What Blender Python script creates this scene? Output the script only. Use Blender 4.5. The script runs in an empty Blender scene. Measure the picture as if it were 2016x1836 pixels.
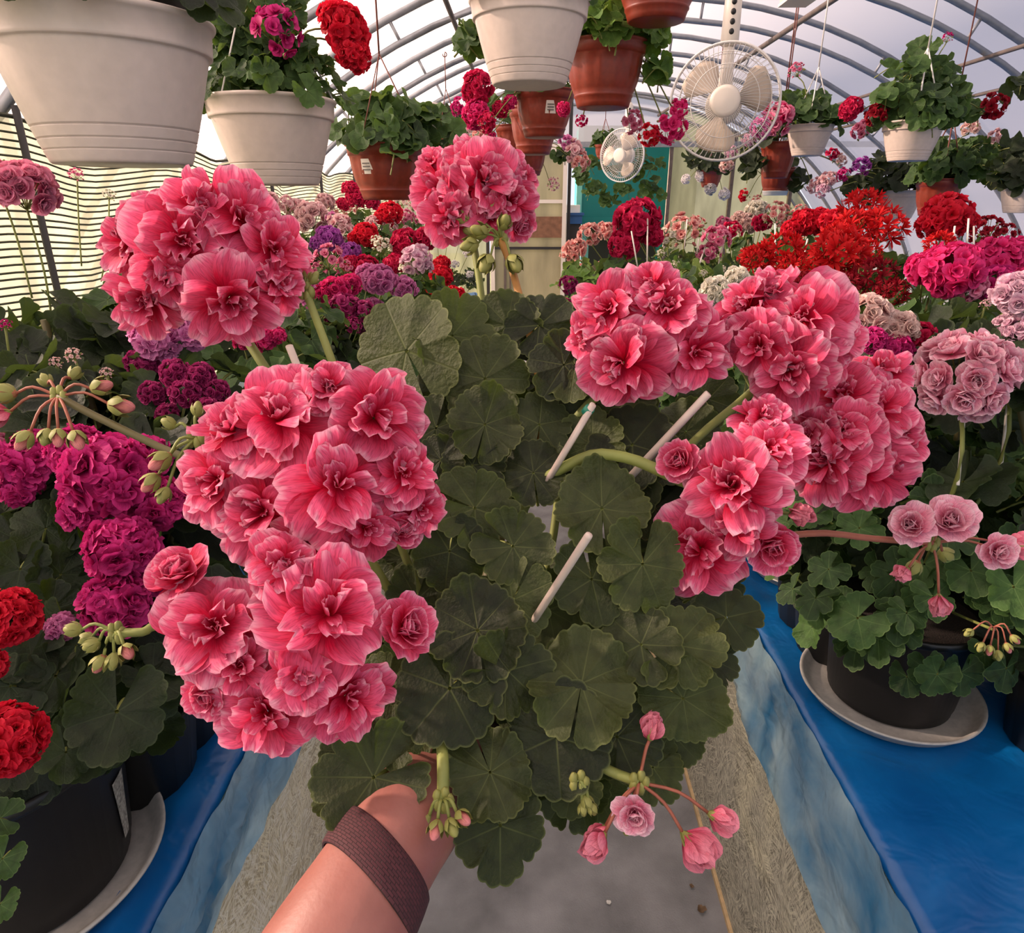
import bpy, math, random
from mathutils import Vector, Matrix, Quaternion, noise

SC = bpy.context.scene
COL = SC.collection
PI = math.pi
FPX = 1350.0
PITCH = math.radians(21.0)
YAW = math.radians(1.07)
CAM_H = 1.55

# ------------------------------------------------------------------ camera
cam_d = bpy.data.cameras.new('camera')
cam_d.sensor_fit = 'HORIZONTAL'
cam_d.sensor_width = 36.0
cam_d.lens = 36.0 * FPX / 2016.0
cam_d.clip_start = 0.02
cam_d.clip_end = 200
cam = bpy.data.objects.new('camera', cam_d)
COL.objects.link(cam)
cam.location = (0, 0, CAM_H)
cam.rotation_euler = (PI / 2 - PITCH, 0, YAW)
SC.camera = cam
CAM_M = Matrix.Translation((0, 0, CAM_H)) @ cam.rotation_euler.to_matrix().to_4x4()
CAM_P = Vector((0, 0, CAM_H))

# ------------------------------------------------------------------ world, sun, exposure
w = bpy.data.worlds.new('hazy_sky')
SC.world = w
w.use_nodes = True
bg = w.node_tree.nodes['Background']
bg.inputs['Color'].default_value = (0.86, 0.88, 0.96, 1)
bg.inputs['Strength'].default_value = 0.80
sun_d = bpy.data.lights.new('low_sun', 'SUN')
sun_d.energy = 21.0
sun_d.angle = math.radians(2.5)
sun_d.color = (1.0, 0.80, 0.58)
sun = bpy.data.objects.new('low_sun', sun_d)
COL.objects.link(sun)
SUN_DIR = Vector((0.88, -0.12, -0.44)).normalized()
sun.rotation_euler = SUN_DIR.to_track_quat('-Z', 'Y').to_euler()
sun.location = (-6, 3, 5)
vs = SC.view_settings
vs.view_transform = 'Standard'
vs.look = 'None'
vs.gamma = 1
vs.use_curve_mapping = False
vs.exposure = 0.45
SC.cycles.use_denoising = True
SC.cycles.max_bounces = 4
SC.cycles.diffuse_bounces = 2
SC.cycles.glossy_bounces = 2
SC.cycles.transmission_bounces = 3
SC.cycles.transparent_max_bounces = 6
SC.cycles.use_adaptive_sampling = True
SC.cycles.adaptive_threshold = 0.12
SC.cycles.sample_clamp_indirect = 6

# ------------------------------------------------------------------ helpers
def at(px, py, d):
    """world point seen at photo pixel (px,py), d metres in front of the lens"""
    return CAM_M @ Vector(((px - 1008) / FPX * d, -(py - 918) / FPX * d, -d))

def at_y(px, py, Y):
    a = at(px, py, 1.0) - CAM_P
    return CAM_P + a * (Y / a.y)

def at_z(px, py, Z):
    a = at(px, py, 1.0) - CAM_P
    return CAM_P + a * ((Z - CAM_H) / a.z)

def lin(c):
    return tuple(((v / 255) / 12.92 if v / 255 <= 0.04045 else ((v / 255 + 0.055) / 1.055) ** 2.4) for v in c)

def rgba(c):
    return (*lin(c), 1)

class MB:
    def __init__(self):
        self.v = []; self.f = []; self.uv = []; self.m = []
    def vert(self, p, uv=(0, 0)):
        self.v.append(tuple(p)); self.uv.append(uv); return len(self.v) - 1
    def face(self, idx, m=0):
        self.f.append(tuple(idx)); self.m.append(m)
    def grid(self, rows, uvs=None, m=0, wrap=False):
        """rows: list of lists of points"""
        ids = []
        for i, r in enumerate(rows):
            ids.append([self.vert(p, uvs[i][j] if uvs else (j / max(1, len(r) - 1), i / max(1, len(rows) - 1))) for j, p in enumerate(r)])
        for i in range(len(ids) - 1):
            n = len(ids[i])
            for j in range(n if wrap else n - 1):
                k = (j + 1) % n
                self.face((ids[i][j], ids[i][k], ids[i + 1][k], ids[i + 1][j]), m)
        return ids
    def tube(self, pts, rad, n=6, m=0, cap=True):
        pts = [Vector(p) for p in pts]
        if not isinstance(rad, (list, tuple)):
            rad = [rad] * len(pts)
        rows = []
        ref = Vector((0, 0, 1))
        for i, p in enumerate(pts):
            d = (pts[min(i + 1, len(pts) - 1)] - pts[max(i - 1, 0)]).normalized()
            if abs(d.dot(ref)) > 0.95:
                ref = Vector((1, 0, 0)) if abs(d.x) < 0.9 else Vector((0, 1, 0))
            a = d.cross(ref).normalized(); b = d.cross(a).normalized()
            rows.append([p + (a * math.cos(2 * PI * k / n) + b * math.sin(2 * PI * k / n)) * rad[i] for k in range(n)])
        ids = self.grid(rows, None, m, True)
        if cap:
            self.face(ids[0][::-1], m); self.face(ids[-1], m)
    def box(self, lo, hi, m=0):
        x0, y0, z0 = lo; x1, y1, z1 = hi
        c = [self.vert(p) for p in ((x0, y0, z0), (x1, y0, z0), (x1, y1, z0), (x0, y1, z0), (x0, y0, z1), (x1, y0, z1), (x1, y1, z1), (x0, y1, z1))]
        for q in ((0, 3, 2, 1), (4, 5, 6, 7), (0, 1, 5, 4), (1, 2, 6, 5), (2, 3, 7, 6), (3, 0, 4, 7)):
            self.face([c[k] for k in q], m)
    def lathe(self, prof, n=40, m=0, close=False, flute=None):
        rows = []
        for (r, z) in prof:
            row = []
            for k in range(n):
                a = 2 * PI * k / n
                rr = r * (flute(a, z) if flute else 1)
                row.append((rr * math.cos(a), rr * math.sin(a), z))
            rows.append(row)
        ids = self.grid(rows, None, m, True)
        if close:
            self.face(ids[0][::-1], m); self.face(ids[-1], m)
    def ellipsoid(self, c, r, mat=None, nu=8, nv=5, m=0):
        rows = []
        c = Vector(c)
        for i in range(nv + 1):
            ph = -PI / 2 + PI * i / nv
            row = []
            for k in range(nu):
                a = 2 * PI * k / nu
                p = Vector((r[0] * math.cos(ph) * math.cos(a), r[1] * math.cos(ph) * math.sin(a), r[2] * math.sin(ph)))
                row.append(c + (mat @ p if mat else p))
            rows.append(row)
        self.grid(rows, None, m, True)
    def mesh(self, name, mats, smooth=True):
        me = bpy.data.meshes.new(name)
        me.from_pydata(self.v, [], self.f)
        ul = me.uv_layers.new(name='UVMap')
        li = [0] * len(me.loops)
        me.loops.foreach_get('vertex_index', li)
        flat = []
        for k in li:
            flat.extend(self.uv[k])
        ul.data.foreach_set('uv', flat)
        me.polygons.foreach_set('material_index', self.m)
        me.polygons.foreach_set('use_smooth', [smooth] * len(self.f))
        for mt in mats:
            me.materials.append(mt)
        me.update()
        return me

def obj(name, me, parent=None, M=None, mat0=None):
    o = bpy.data.objects.new(name, me)
    COL.objects.link(o)
    if parent is not None:
        o.parent = parent
    if M is not None:
        o.matrix_basis = M
    if mat0 is not None:
        o.material_slots[0].link = 'OBJECT'
        o.material_slots[0].material = mat0
    return o

def tag(o, label, cat, group=None, kind=None):
    if label: o['label'] = label
    if cat: o['category'] = cat
    if group: o['group'] = group
    if kind: o['kind'] = kind
    return o

def thing(name, label, cat, loc, group=None):
    o = bpy.data.objects.new(name, None)
    COL.objects.link(o)
    o.empty_display_size = 0.05
    o.location = loc
    return tag(o, label, cat, group)

def struct(name, me, parent=None, M=None):
    o = obj(name, me, parent, M)
    if parent is None:
        o['kind'] = 'structure'
    return o

def smooth_path(pts, n=5):
    """Catmull-Rom through points"""
    pts = [Vector(p) for p in pts]
    P = [pts[0] * 2 - pts[1]] + pts + [pts[-1] * 2 - pts[-2]]
    out = []
    for i in range(1, len(P) - 2):
        for k in range(n):
            t = k / n
            a, b, c, d = P[i - 1], P[i], P[i + 1], P[i + 2]
            out.append(0.5 * ((2 * b) + (c - a) * t + (2 * a - 5 * b + 4 * c - d) * t * t + (3 * b - a - 3 * c + d) * t ** 3))
    out.append(pts[-1])
    return out

# ------------------------------------------------------------------ materials
def new_mat(name):
    m = bpy.data.materials.new(name)
    m.use_nodes = True
    nt = m.node_tree
    nt.nodes.clear()
    out = nt.nodes.new('ShaderNodeOutputMaterial')
    return m, nt, out

def N(nt, t, **kw):
    n = nt.nodes.new('ShaderNode' + t)
    for k, v in kw.items():
        if k in n.inputs.keys() if isinstance(k, str) else False:
            n.inputs[k].default_value = v
        else:
            setattr(n, k, v)
    return n

def mixcol(nt, fac, a, b, mode='MIX'):
    n = nt.nodes.new('ShaderNodeMix')
    n.data_type = 'RGBA'
    n.blend_type = mode
    for s, v in ((0, fac), (6, a), (7, b)):
        if isinstance(v, (int, float, tuple)):
            n.inputs[s].default_value = v
        else:
            nt.links.new(v, n.inputs[s])
    return n.outputs[2]

def math_n(nt, op, a, b=None, clamp=False):
    n = nt.nodes.new('ShaderNodeMath')
    n.operation = op
    n.use_clamp = clamp
    for s, v in ((0, a), (1, b)):
        if v is None: continue
        if isinstance(v, (int, float)):
            n.inputs[s].default_value = v
        else:
            nt.links.new(v, n.inputs[s])
    return n.outputs[0]

def ramp(nt, fac, stops, interp='LINEAR'):
    n = nt.nodes.new('ShaderNodeValToRGB')
    cr = n.color_ramp
    cr.interpolation = interp
    while len(cr.elements) < len(stops):
        cr.elements.new(0.5)
    for e, (p, c) in zip(cr.elements, stops):
        e.position = p
        e.color = c if len(c) == 4 else (*c, 1)
    nt.links.new(fac, n.inputs[0])
    return n.outputs[0]

def simple(name, c, rough=0.5, metal=0.0, spec=0.5, noise_amt=0.0, noise_scale=20.0, bump=0.0, bscale=60.0):
    m, nt, out = new_mat(name)
    b = nt.nodes.new('ShaderNodeBsdfPrincipled')
    b.inputs['Base Color'].default_value = rgba(c)
    b.inputs['Roughness'].default_value = rough
    b.inputs['Metallic'].default_value = metal
    b.inputs['Specular IOR Level'].default_value = spec
    tc = nt.nodes.new('ShaderNodeTexCoord')
    if noise_amt:
        nz = nt.nodes.new('ShaderNodeTexNoise')
        nz.inputs['Scale'].default_value = noise_scale
        nz.inputs['Detail'].default_value = 5
        nt.links.new(tc.outputs['Object'], nz.inputs['Vector'])
        dark = tuple(v * (1 - noise_amt) for v in lin(c)); lite = tuple(min(1, v * (1 + noise_amt)) for v in lin(c))
        nt.links.new(ramp(nt, nz.outputs['Fac'], [(0.3, dark), (0.7, lite)]), b.inputs['Base Color'])
    if bump:
        nb = nt.nodes.new('ShaderNodeTexNoise')
        nb.inputs['Scale'].default_value = bscale
        nb.inputs['Detail'].default_value = 4
        nt.links.new(tc.outputs['Object'], nb.inputs['Vector'])
        bp = nt.nodes.new('ShaderNodeBump')
        bp.inputs['Strength'].default_value = bump
        bp.inputs['Distance'].default_value = 0.01
        nt.links.new(nb.outputs['Fac'], bp.inputs['Height'])
        nt.links.new(bp.outputs['Normal'], b.inputs['Normal'])
    nt.links.new(b.outputs[0], out.inputs[0])
    return m

def petal_mat(name, base, mid, tip, transl=0.35, vein=0.5, edge=None):
    """colour runs from the claw (uv.v=0) to the rim (uv.v=1) of every petal"""
    m, nt, out = new_mat(name)
    uv = nt.nodes.new('ShaderNodeUVMap')
    sp = nt.nodes.new('ShaderNodeSeparateXYZ')
    nt.links.new(uv.outputs[0], sp.inputs[0])
    mp = nt.nodes.new('ShaderNodeMapping')
    mp.inputs['Scale'].default_value = (9, 1.6, 1)
    nt.links.new(uv.outputs[0], mp.inputs[0])
    oi = nt.nodes.new('ShaderNodeObjectInfo')
    ad = nt.nodes.new('ShaderNodeVectorMath'); ad.operation = 'ADD'
    cb = nt.nodes.new('ShaderNodeCombineXYZ')
    r10 = math_n(nt, 'MULTIPLY', oi.outputs['Random'], 37.0)
    nt.links.new(r10, cb.inputs[0]); nt.links.new(r10, cb.inputs[2])
    nt.links.new(mp.outputs[0], ad.inputs[0]); nt.links.new(cb.outputs[0], ad.inputs[1])
    nz = nt.nodes.new('ShaderNodeTexNoise')
    nz.inputs['Scale'].default_value = 1.0
    nz.inputs['Detail'].default_value = 4
    nt.links.new(ad.outputs[0], nz.inputs['Vector'])
    off = math_n(nt, 'MULTIPLY', math_n(nt, 'SUBTRACT', nz.outputs['Fac'], 0.5), vein)
    v = math_n(nt, 'ADD', sp.outputs[1], off)
    stops = [(0.0, lin(base)), (0.38, lin(mid)), (0.84, lin(tip))]
    if edge: stops.append((1.0, lin(edge)))
    c = ramp(nt, v, stops)
    var = math_n(nt, 'ADD', math_n(nt, 'MULTIPLY', oi.outputs['Random'], 0.22), 0.86)
    hs = nt.nodes.new('ShaderNodeHueSaturation')
    nt.links.new(c, hs.inputs['Color']); nt.links.new(var, hs.inputs['Value'])
    mp2 = nt.nodes.new('ShaderNodeMapping')
    mp2.inputs['Scale'].default_value = (34, 5, 1)
    nt.links.new(uv.outputs[0], mp2.inputs[0])
    n2 = nt.nodes.new('ShaderNodeTexNoise')
    n2.inputs['Scale'].default_value = 1.0
    n2.inputs['Detail'].default_value = 3
    n2.inputs['Distortion'].default_value = 0.6
    nt.links.new(mp2.outputs[0], n2.inputs['Vector'])
    c = mixcol(nt, 1.0, hs.outputs[0], ramp(nt, n2.outputs['Fac'], [(0.34, (0.74, 0.66, 0.68)), (0.55, (1, 1, 1))]), 'MULTIPLY')
    b = nt.nodes.new('ShaderNodeBsdfPrincipled')
    b.inputs['Roughness'].default_value = 0.65
    b.inputs['Specular IOR Level'].default_value = 0.2
    nt.links.new(c, b.inputs['Base Color'])
    tr = nt.nodes.new('ShaderNodeBsdfTranslucent')
    nt.links.new(c, tr.inputs[0])
    mx = nt.nodes.new('ShaderNodeMixShader')
    mx.inputs[0].default_value = transl
    nt.links.new(b.outputs[0], mx.inputs[1]); nt.links.new(tr.outputs[0], mx.inputs[2])
    nt.links.new(mx.outputs[0], out.inputs[0])
    return m

def leaf_mat(name, dark, light, back, vein_c, transl=0.22, zone=0.25):
    """uv.u counts lobes (a vein in the middle of each), uv.v runs from the petiole to the rim"""
    m, nt, out = new_mat(name)
    uv = nt.nodes.new('ShaderNodeUVMap')
    sp = nt.nodes.new('ShaderNodeSeparateXYZ')
    nt.links.new(uv.outputs[0], sp.inputs[0])
    oi = nt.nodes.new('ShaderNodeObjectInfo')
    tc = nt.nodes.new('ShaderNodeTexCoord')
    nz = nt.nodes.new('ShaderNodeTexNoise')
    nz.inputs['Scale'].default_value = 3.0
    nz.inputs['Detail'].default_value = 5
    nt.links.new(tc.outputs['Object'], nz.inputs['Vector'])
    mixf = math_n(nt, 'ADD', math_n(nt, 'MULTIPLY', nz.outputs['Fac'], 0.5), math_n(nt, 'MULTIPLY', oi.outputs['Random'], 0.55))
    c = ramp(nt, mixf, [(0.2, lin(dark)), (0.85, lin(light))])
    # dark horseshoe zone of the blade
    zr = ramp(nt, sp.outputs[1], [(0.0, (1, 1, 1)), (0.45, (1, 1, 1)), (0.62, (1 - zone,) * 3), (0.75, (1, 1, 1)), (1.0, (1.0, 1.0, 1.0))])
    c = mixcol(nt, 1.0, c, zr, 'MULTIPLY')
    fr = math_n(nt, 'FRACT', sp.outputs[0])
    dv = math_n(nt, 'MULTIPLY', math_n(nt, 'ABSOLUTE', math_n(nt, 'SUBTRACT', fr, 0.5)), sp.outputs[1])
    vm = ramp(nt, dv, [(0.0, (1, 1, 1)), (0.008, (0.6, 0.6, 0.6)), (0.018, (0, 0, 0))])
    vm2 = math_n(nt, 'MULTIPLY', math_n(nt, 'MULTIPLY', vm, 0.5), math_n(nt, 'SUBTRACT', 1.15, sp.outputs[1], True))
    c = mixcol(nt, vm2, c, rgba(vein_c))
    edge = ramp(nt, sp.outputs[1], [(0.955, (0, 0, 0)), (1.0, (0.6, 0.6, 0.6))])
    c = mixcol(nt, edge, c, rgba(vein_c))
    ge = nt.nodes.new('ShaderNodeNewGeometry')
    c2 = mixcol(nt, ge.outputs['Backfacing'], c, rgba(back))
    b = nt.nodes.new('ShaderNodeBsdfPrincipled')
    b.inputs['Roughness'].default_value = 0.62
    b.inputs['Specular IOR Level'].default_value = 0.3
    nt.links.new(c2, b.inputs['Base Color'])
    nb = nt.nodes.new('ShaderNodeTexNoise')
    nb.inputs['Scale'].default_value = 14.0
    nb.inputs['Detail'].default_value = 5
    nt.links.new(tc.outputs['Object'], nb.inputs['Vector'])
    hh = math_n(nt, 'SUBTRACT', nb.outputs['Fac'], vm)
    bp = nt.nodes.new('ShaderNodeBump')
    bp.inputs['Strength'].default_value = 0.22
    bp.inputs['Distance'].default_value = 0.04
    nt.links.new(hh, bp.inputs['Height'])
    nt.links.new(bp.outputs[0], b.inputs['Normal'])
    tr = nt.nodes.new('ShaderNodeBsdfTranslucent')
    tcol = mixcol(nt, 0.5, c2, rgba((120, 150, 30)))
    nt.links.new(tcol, tr.inputs[0])
    mx = nt.nodes.new('ShaderNodeMixShader')
    mx.inputs[0].default_value = transl
    nt.links.new(b.outputs[0], mx.inputs[1]); nt.links.new(tr.outputs[0], mx.inputs[2])
    nt.links.new(mx.outputs[0], out.inputs[0])
    return m

def film_mat(name, tint, t_clear, t_trans, rough=0.3, streak=0.0):
    """thin plastic sheet: part clear, part milky, a little gloss"""
    m, nt, out = new_mat(name)
    cl = nt.nodes.new('ShaderNodeBsdfTransparent'); cl.inputs[0].default_value = rgba(tint)
    tr = nt.nodes.new('ShaderNodeBsdfTranslucent'); tr.inputs[0].default_value = rgba(tint)
    df = nt.nodes.new('ShaderNodeBsdfPrincipled')
    df.inputs['Base Color'].default_value = rgba(tint); df.inputs['Roughness'].default_value = rough
    if streak:
        tc = nt.nodes.new('ShaderNodeTexCoord')
        mp = nt.nodes.new('ShaderNodeMapping'); mp.inputs['Scale'].default_value = (3, 3, 0.7)
        nt.links.new(tc.outputs['Object'], mp.inputs[0])
        nz = nt.nodes.new('ShaderNodeTexNoise'); nz.inputs['Scale'].default_value = 2.2; nz.inputs['Detail'].default_value = 6
        nt.links.new(mp.outputs[0], nz.inputs['Vector'])
        c = ramp(nt, nz.outputs['Fac'], [(0.3, tuple(v * (1 - streak) for v in lin(tint))), (0.7, lin(tint))])
        for nd in (cl, tr, df):
            nt.links.new(c, nd.inputs[0])
    m1 = nt.nodes.new('ShaderNodeMixShader'); m1.inputs[0].default_value = t_trans
    m2 = nt.nodes.new('ShaderNodeMixShader'); m2.inputs[0].default_value = t_clear
    nt.links.new(df.outputs[0], m1.inputs[1]); nt.links.new(tr.outputs[0], m1.inputs[2])
    nt.links.new(m1.outputs[0], m2.inputs[1]); nt.links.new(cl.outputs[0], m2.inputs[2])
    nt.links.new(m2.outputs[0], out.inputs[0])
    return m

def osb_mat(name, c_dark, c_mid, c_light):
    """pressed strand board: several layers of thin wood strands, each patch lying its own way"""
    m, nt, out = new_mat(name)
    tc = nt.nodes.new('ShaderNodeTexCoord')
    n0 = nt.nodes.new('ShaderNodeTexNoise'); n0.inputs['Scale'].default_value = 9; n0.inputs['Detail'].default_value = 4
    nt.links.new(tc.outputs['Object'], n0.inputs['Vector'])
    col = ramp(nt, n0.outputs['Fac'], [(0.3, lin(c_dark)), (0.7, lin(c_mid))])
    hgt = None
    for k, (sc, st) in enumerate(((9, 150), (13, 200), (19, 250), (27, 320))):
        vo = nt.nodes.new('ShaderNodeTexVoronoi')
        vo.inputs['Scale'].default_value = sc
        mp0 = nt.nodes.new('ShaderNodeMapping')
        mp0.inputs['Location'].default_value = (3.1 * k, 1.7 * k, 0.9 * k)
        nt.links.new(tc.outputs['Object'], mp0.inputs[0])
        wob = nt.nodes.new('ShaderNodeTexNoise'); wob.inputs['Scale'].default_value = 30
        nt.links.new(mp0.outputs[0], wob.inputs['Vector'])
        wv = nt.nodes.new('ShaderNodeVectorMath'); wv.operation = 'MULTIPLY_ADD'
        nt.links.new(wob.outputs['Color'], wv.inputs[0]); wv.inputs[1].default_value = (.05, .05, .05); nt.links.new(mp0.outputs[0], wv.inputs[2])
        nt.links.new(wv.outputs[0], vo.inputs['Vector'])
        sp = nt.nodes.new('ShaderNodeSeparateColor')
        nt.links.new(vo.outputs['Color'], sp.inputs[0])
        vr = nt.nodes.new('ShaderNodeVectorRotate'); vr.rotation_type = 'X_AXIS'
        nt.links.new(mp0.outputs[0], vr.inputs['Vector'])
        nt.links.new(math_n(nt, 'MULTIPLY', sp.outputs[0], PI), vr.inputs['Angle'])
        mp = nt.nodes.new('ShaderNodeMapping'); mp.inputs['Scale'].default_value = (st * 0.1, st, st * 0.07)
        nt.links.new(vr.outputs[0], mp.inputs[0])
        nz = nt.nodes.new('ShaderNodeTexNoise'); nz.inputs['Scale'].default_value = 1.0; nz.inputs['Detail'].default_value = 2
        nt.links.new(mp.outputs[0], nz.inputs['Vector'])
        mask = ramp(nt, nz.outputs['Fac'], [(0.52, (0, 0, 0)), (0.6, (0.8, 0.8, 0.8))])
        gap = ramp(nt, nz.outputs['Fac'], [(0.34, (0.55, 0.55, 0.55)), (0.42, (0, 0, 0))])
        strand = ramp(nt, sp.outputs[1], [(0.0, lin(c_mid)), (1.0, lin(c_light))])
        col = mixcol(nt, mask, col, strand)
        col = mixcol(nt, gap, col, rgba(c_dark))
        hgt = mask if hgt is None else math_n(nt, 'ADD', hgt, mask)
    b = nt.nodes.new('ShaderNodeBsdfPrincipled')
    b.inputs['Roughness'].default_value = 0.85
    nt.links.new(col, b.inputs['Base Color'])
    bp = nt.nodes.new('ShaderNodeBump'); bp.inputs['Strength'].default_value = 0.5; bp.inputs['Distance'].default_value = 0.003
    nt.links.new(hgt, bp.inputs['Height']); nt.links.new(bp.outputs[0], b.inputs['Normal'])
    nt.links.new(b.outputs[0], out.inputs[0])
    return m

def bluefilm_mat(name, c1, c2, clear=0.0, rough=0.28, bump=0.6):
    m, nt, out = new_mat(name)
    tc = nt.nodes.new('ShaderNodeTexCoord')
    nz = nt.nodes.new('ShaderNodeTexNoise'); nz.inputs['Scale'].default_value = 5; nz.inputs['Detail'].default_value = 6; nz.inputs['Distortion'].default_value = 0.8
    nt.links.new(tc.outputs['Object'], nz.inputs['Vector'])
    c = ramp(nt, nz.outputs['Fac'], [(0.3, lin(c1)), (0.75, lin(c2))])
    b = nt.nodes.new('ShaderNodeBsdfPrincipled')
    b.inputs['Roughness'].default_value = rough
    nt.links.new(c, b.inputs['Base Color'])
    n2 = nt.nodes.new('ShaderNodeTexNoise'); n2.inputs['Scale'].default_value = 13; n2.inputs['Detail'].default_value = 3; n2.inputs['Distortion'].default_value = 0.5
    nt.links.new(tc.outputs['Object'], n2.inputs['Vector'])
    bp = nt.nodes.new('ShaderNodeBump'); bp.inputs['Strength'].default_value = bump; bp.inputs['Distance'].default_value = 0.012
    nt.links.new(n2.outputs['Fac'], bp.inputs['Height']); nt.links.new(bp.outputs[0], b.inputs['Normal'])
    sh = b.outputs[0]
    if clear:
        cl = nt.nodes.new('ShaderNodeBsdfTransparent'); cl.inputs[0].default_value = rgba((150, 200, 225))
        mx = nt.nodes.new('ShaderNodeMixShader'); mx.inputs[0].default_value = clear
        nt.links.new(sh, mx.inputs[1]); nt.links.new(cl.outputs[0], mx.inputs[2])
        sh = mx.outputs[0]
    nt.links.new(sh, out.inputs[0])
    return m

def skin_mat():
    m, nt, out = new_mat('skin')
    tc = nt.nodes.new('ShaderNodeTexCoord')
    nz = nt.nodes.new('ShaderNodeTexNoise'); nz.inputs['Scale'].default_value = 35; nz.inputs['Detail'].default_value = 6
    nt.links.new(tc.outputs['Object'], nz.inputs['Vector'])
    c = ramp(nt, nz.outputs['Fac'], [(0.3, lin((138, 84, 74))), (0.7, lin((154, 98, 88)))])
    b = nt.nodes.new('ShaderNodeBsdfPrincipled')
    b.inputs['Roughness'].default_value = 0.5
    b.inputs['Subsurface Weight'].default_value = 0.15
    b.inputs['Subsurface Scale'].default_value = 0.01
    nt.links.new(c, b.inputs['Base Color'])
    n2 = nt.nodes.new('ShaderNodeTexNoise'); n2.inputs['Scale'].default_value = 400
    nt.links.new(tc.outputs['Object'], n2.inputs['Vector'])
    bp = nt.nodes.new('ShaderNodeBump'); bp.inputs['Strength'].default_value = 0.15; bp.inputs['Distance'].default_value = 0.001
    nt.links.new(n2.outputs['Fac'], bp.inputs['Height']); nt.links.new(bp.outputs[0], b.inputs['Normal'])
    nt.links.new(b.outputs[0], out.inputs[0])
    return m

def woven_mat():
    m, nt, out = new_mat('woven_band')
    uv = nt.nodes.new('ShaderNodeUVMap')
    mp = nt.nodes.new('ShaderNodeMapping'); mp.inputs['Scale'].default_value = (46, 7, 1)
    nt.links.new(uv.outputs[0], mp.inputs[0])
    ck = nt.nodes.new('ShaderNodeTexBrick')
    ck.inputs['Scale'].default_value = 1.0
    ck.inputs['Color1'].default_value = rgba((76, 32, 38)); ck.inputs['Color2'].default_value = rgba((64, 26, 32)); ck.inputs['Mortar'].default_value = rgba((36, 14, 18))
    ck.inputs['Brick Width'].default_value = 1.0; ck.inputs['Row Height'].default_value = 0.5; ck.inputs['Mortar Size'].default_value = 0.06; ck.inputs['Mortar Smooth'].default_value = 1.0
    nt.links.new(mp.outputs[0], ck.inputs['Vector'])
    b = nt.nodes.new('ShaderNodeBsdfPrincipled'); b.inputs['Roughness'].default_value = 0.8
    nt.links.new(ck.outputs['Color'], b.inputs['Base Color'])
    bp = nt.nodes.new('ShaderNodeBump'); bp.inputs['Strength'].default_value = 0.6; bp.inputs['Distance'].default_value = 0.002; bp.invert = True
    nt.links.new(ck.outputs['Fac'], bp.inputs['Height']); nt.links.new(bp.outputs[0], b.inputs['Normal'])
    nt.links.new(b.outputs[0], out.inputs[0])
    return m

M = {}
M['coral'] = petal_mat('petal_coral', (196, 2, 40), (216, 28, 72), (233, 100, 140), 0.34, 0.55, (245, 170, 192))
M['rosepink'] = petal_mat('petal_rose_pink', (224, 60, 106), (240, 130, 160), (249, 184, 202), 0.3, 0.4, (252, 214, 222))
M['budpink'] = petal_mat('petal_bud_pink', (226, 70, 110), (238, 118, 142), (244, 150, 168), 0.3, 0.4)
M['crimson'] = petal_mat('petal_crimson', (150, 5, 40), (190, 14, 62), (216, 38, 90), 0.3, 0.4)
M['red'] = petal_mat('petal_red', (160, 2, 14), (208, 8, 34), (228, 36, 62), 0.32, 0.3)
M['starred'] = petal_mat('petal_star_red', (160, 4, 8), (206, 14, 22), (226, 40, 44), 0.32, 0.3)
M['darkred'] = petal_mat('petal_dark_red', (96, 4, 18), (136, 10, 30), (164, 24, 44), 0.3, 0.3)
M['magenta'] = petal_mat('petal_magenta', (150, 8, 78), (190, 22, 104), (212, 54, 134), 0.3, 0.4)
M['darkmagenta'] = petal_mat('petal_dark_magenta', (110, 8, 62), (146, 20, 84), (176, 56, 116), 0.28, 0.4)
M['hotpink'] = petal_mat('petal_hot_pink', (196, 8, 84), (222, 24, 104), (236, 62, 134), 0.32, 0.35)
M['orchid'] = petal_mat('petal_orchid', (186, 44, 130), (208, 86, 158), (226, 140, 190), 0.3, 0.4)
M['purple'] = petal_mat('petal_purple', (126, 20, 130), (156, 44, 158), (186, 96, 184), 0.3, 0.4)
M['pink'] = petal_mat('petal_pink', (206, 50, 104), (226, 96, 140), (238, 150, 178), 0.3, 0.4)
M['palepink'] = petal_mat('petal_pale_pink', (224, 120, 140), (236, 172, 180), (244, 208, 208), 0.3, 0.5)
M['salmon'] = petal_mat('petal_salmon', (206, 70, 80), (228, 130, 128), (242, 190, 178), 0.3, 0.5)
M['blush'] = petal_mat('petal_blush', (226, 140, 140), (240, 190, 184), (246, 218, 208), 0.3, 0.5)
M['cream'] = petal_mat('petal_cream', (226, 216, 176), (238, 232, 206), (246, 242, 226), 0.3, 0.3)
M['white'] = petal_mat('petal_white', (226, 220, 210), (240, 236, 230), (250, 246, 244), 0.3, 0.3)
M['lilacpale'] = petal_mat('petal_pale_lilac', (222, 130, 176), (236, 176, 204), (244, 208, 222), 0.3, 0.4)
M['leaf_hero'] = leaf_mat('leaf_deep_green', (28, 34, 16), (66, 74, 36), (120, 126, 84), (104, 112, 62), 0.18)
M['leaf_green'] = leaf_mat('leaf_mid_green', (30, 52, 24), (68, 98, 46), (110, 130, 80), (110, 136, 76), 0.25)
M['leaf_dark'] = leaf_mat('leaf_dark_green', (18, 26, 16), (42, 54, 30), (70, 82, 56), (64, 78, 48), 0.18)  # dark green foliage, with deep shade darkened further into the colour
M['leaf_bright'] = leaf_mat('leaf_fresh_green', (60, 96, 34), (104, 140, 56), (130, 150, 88), (140, 165, 90), 0.32)
M['stem'] = simple('stem_green', (122, 128, 62), 0.6, noise_amt=0.2, noise_scale=40)
M['budtint'] = petal_mat('bud_tint', (150, 110, 70), (200, 120, 100), (222, 140, 140), 0.2, 0.6)
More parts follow.
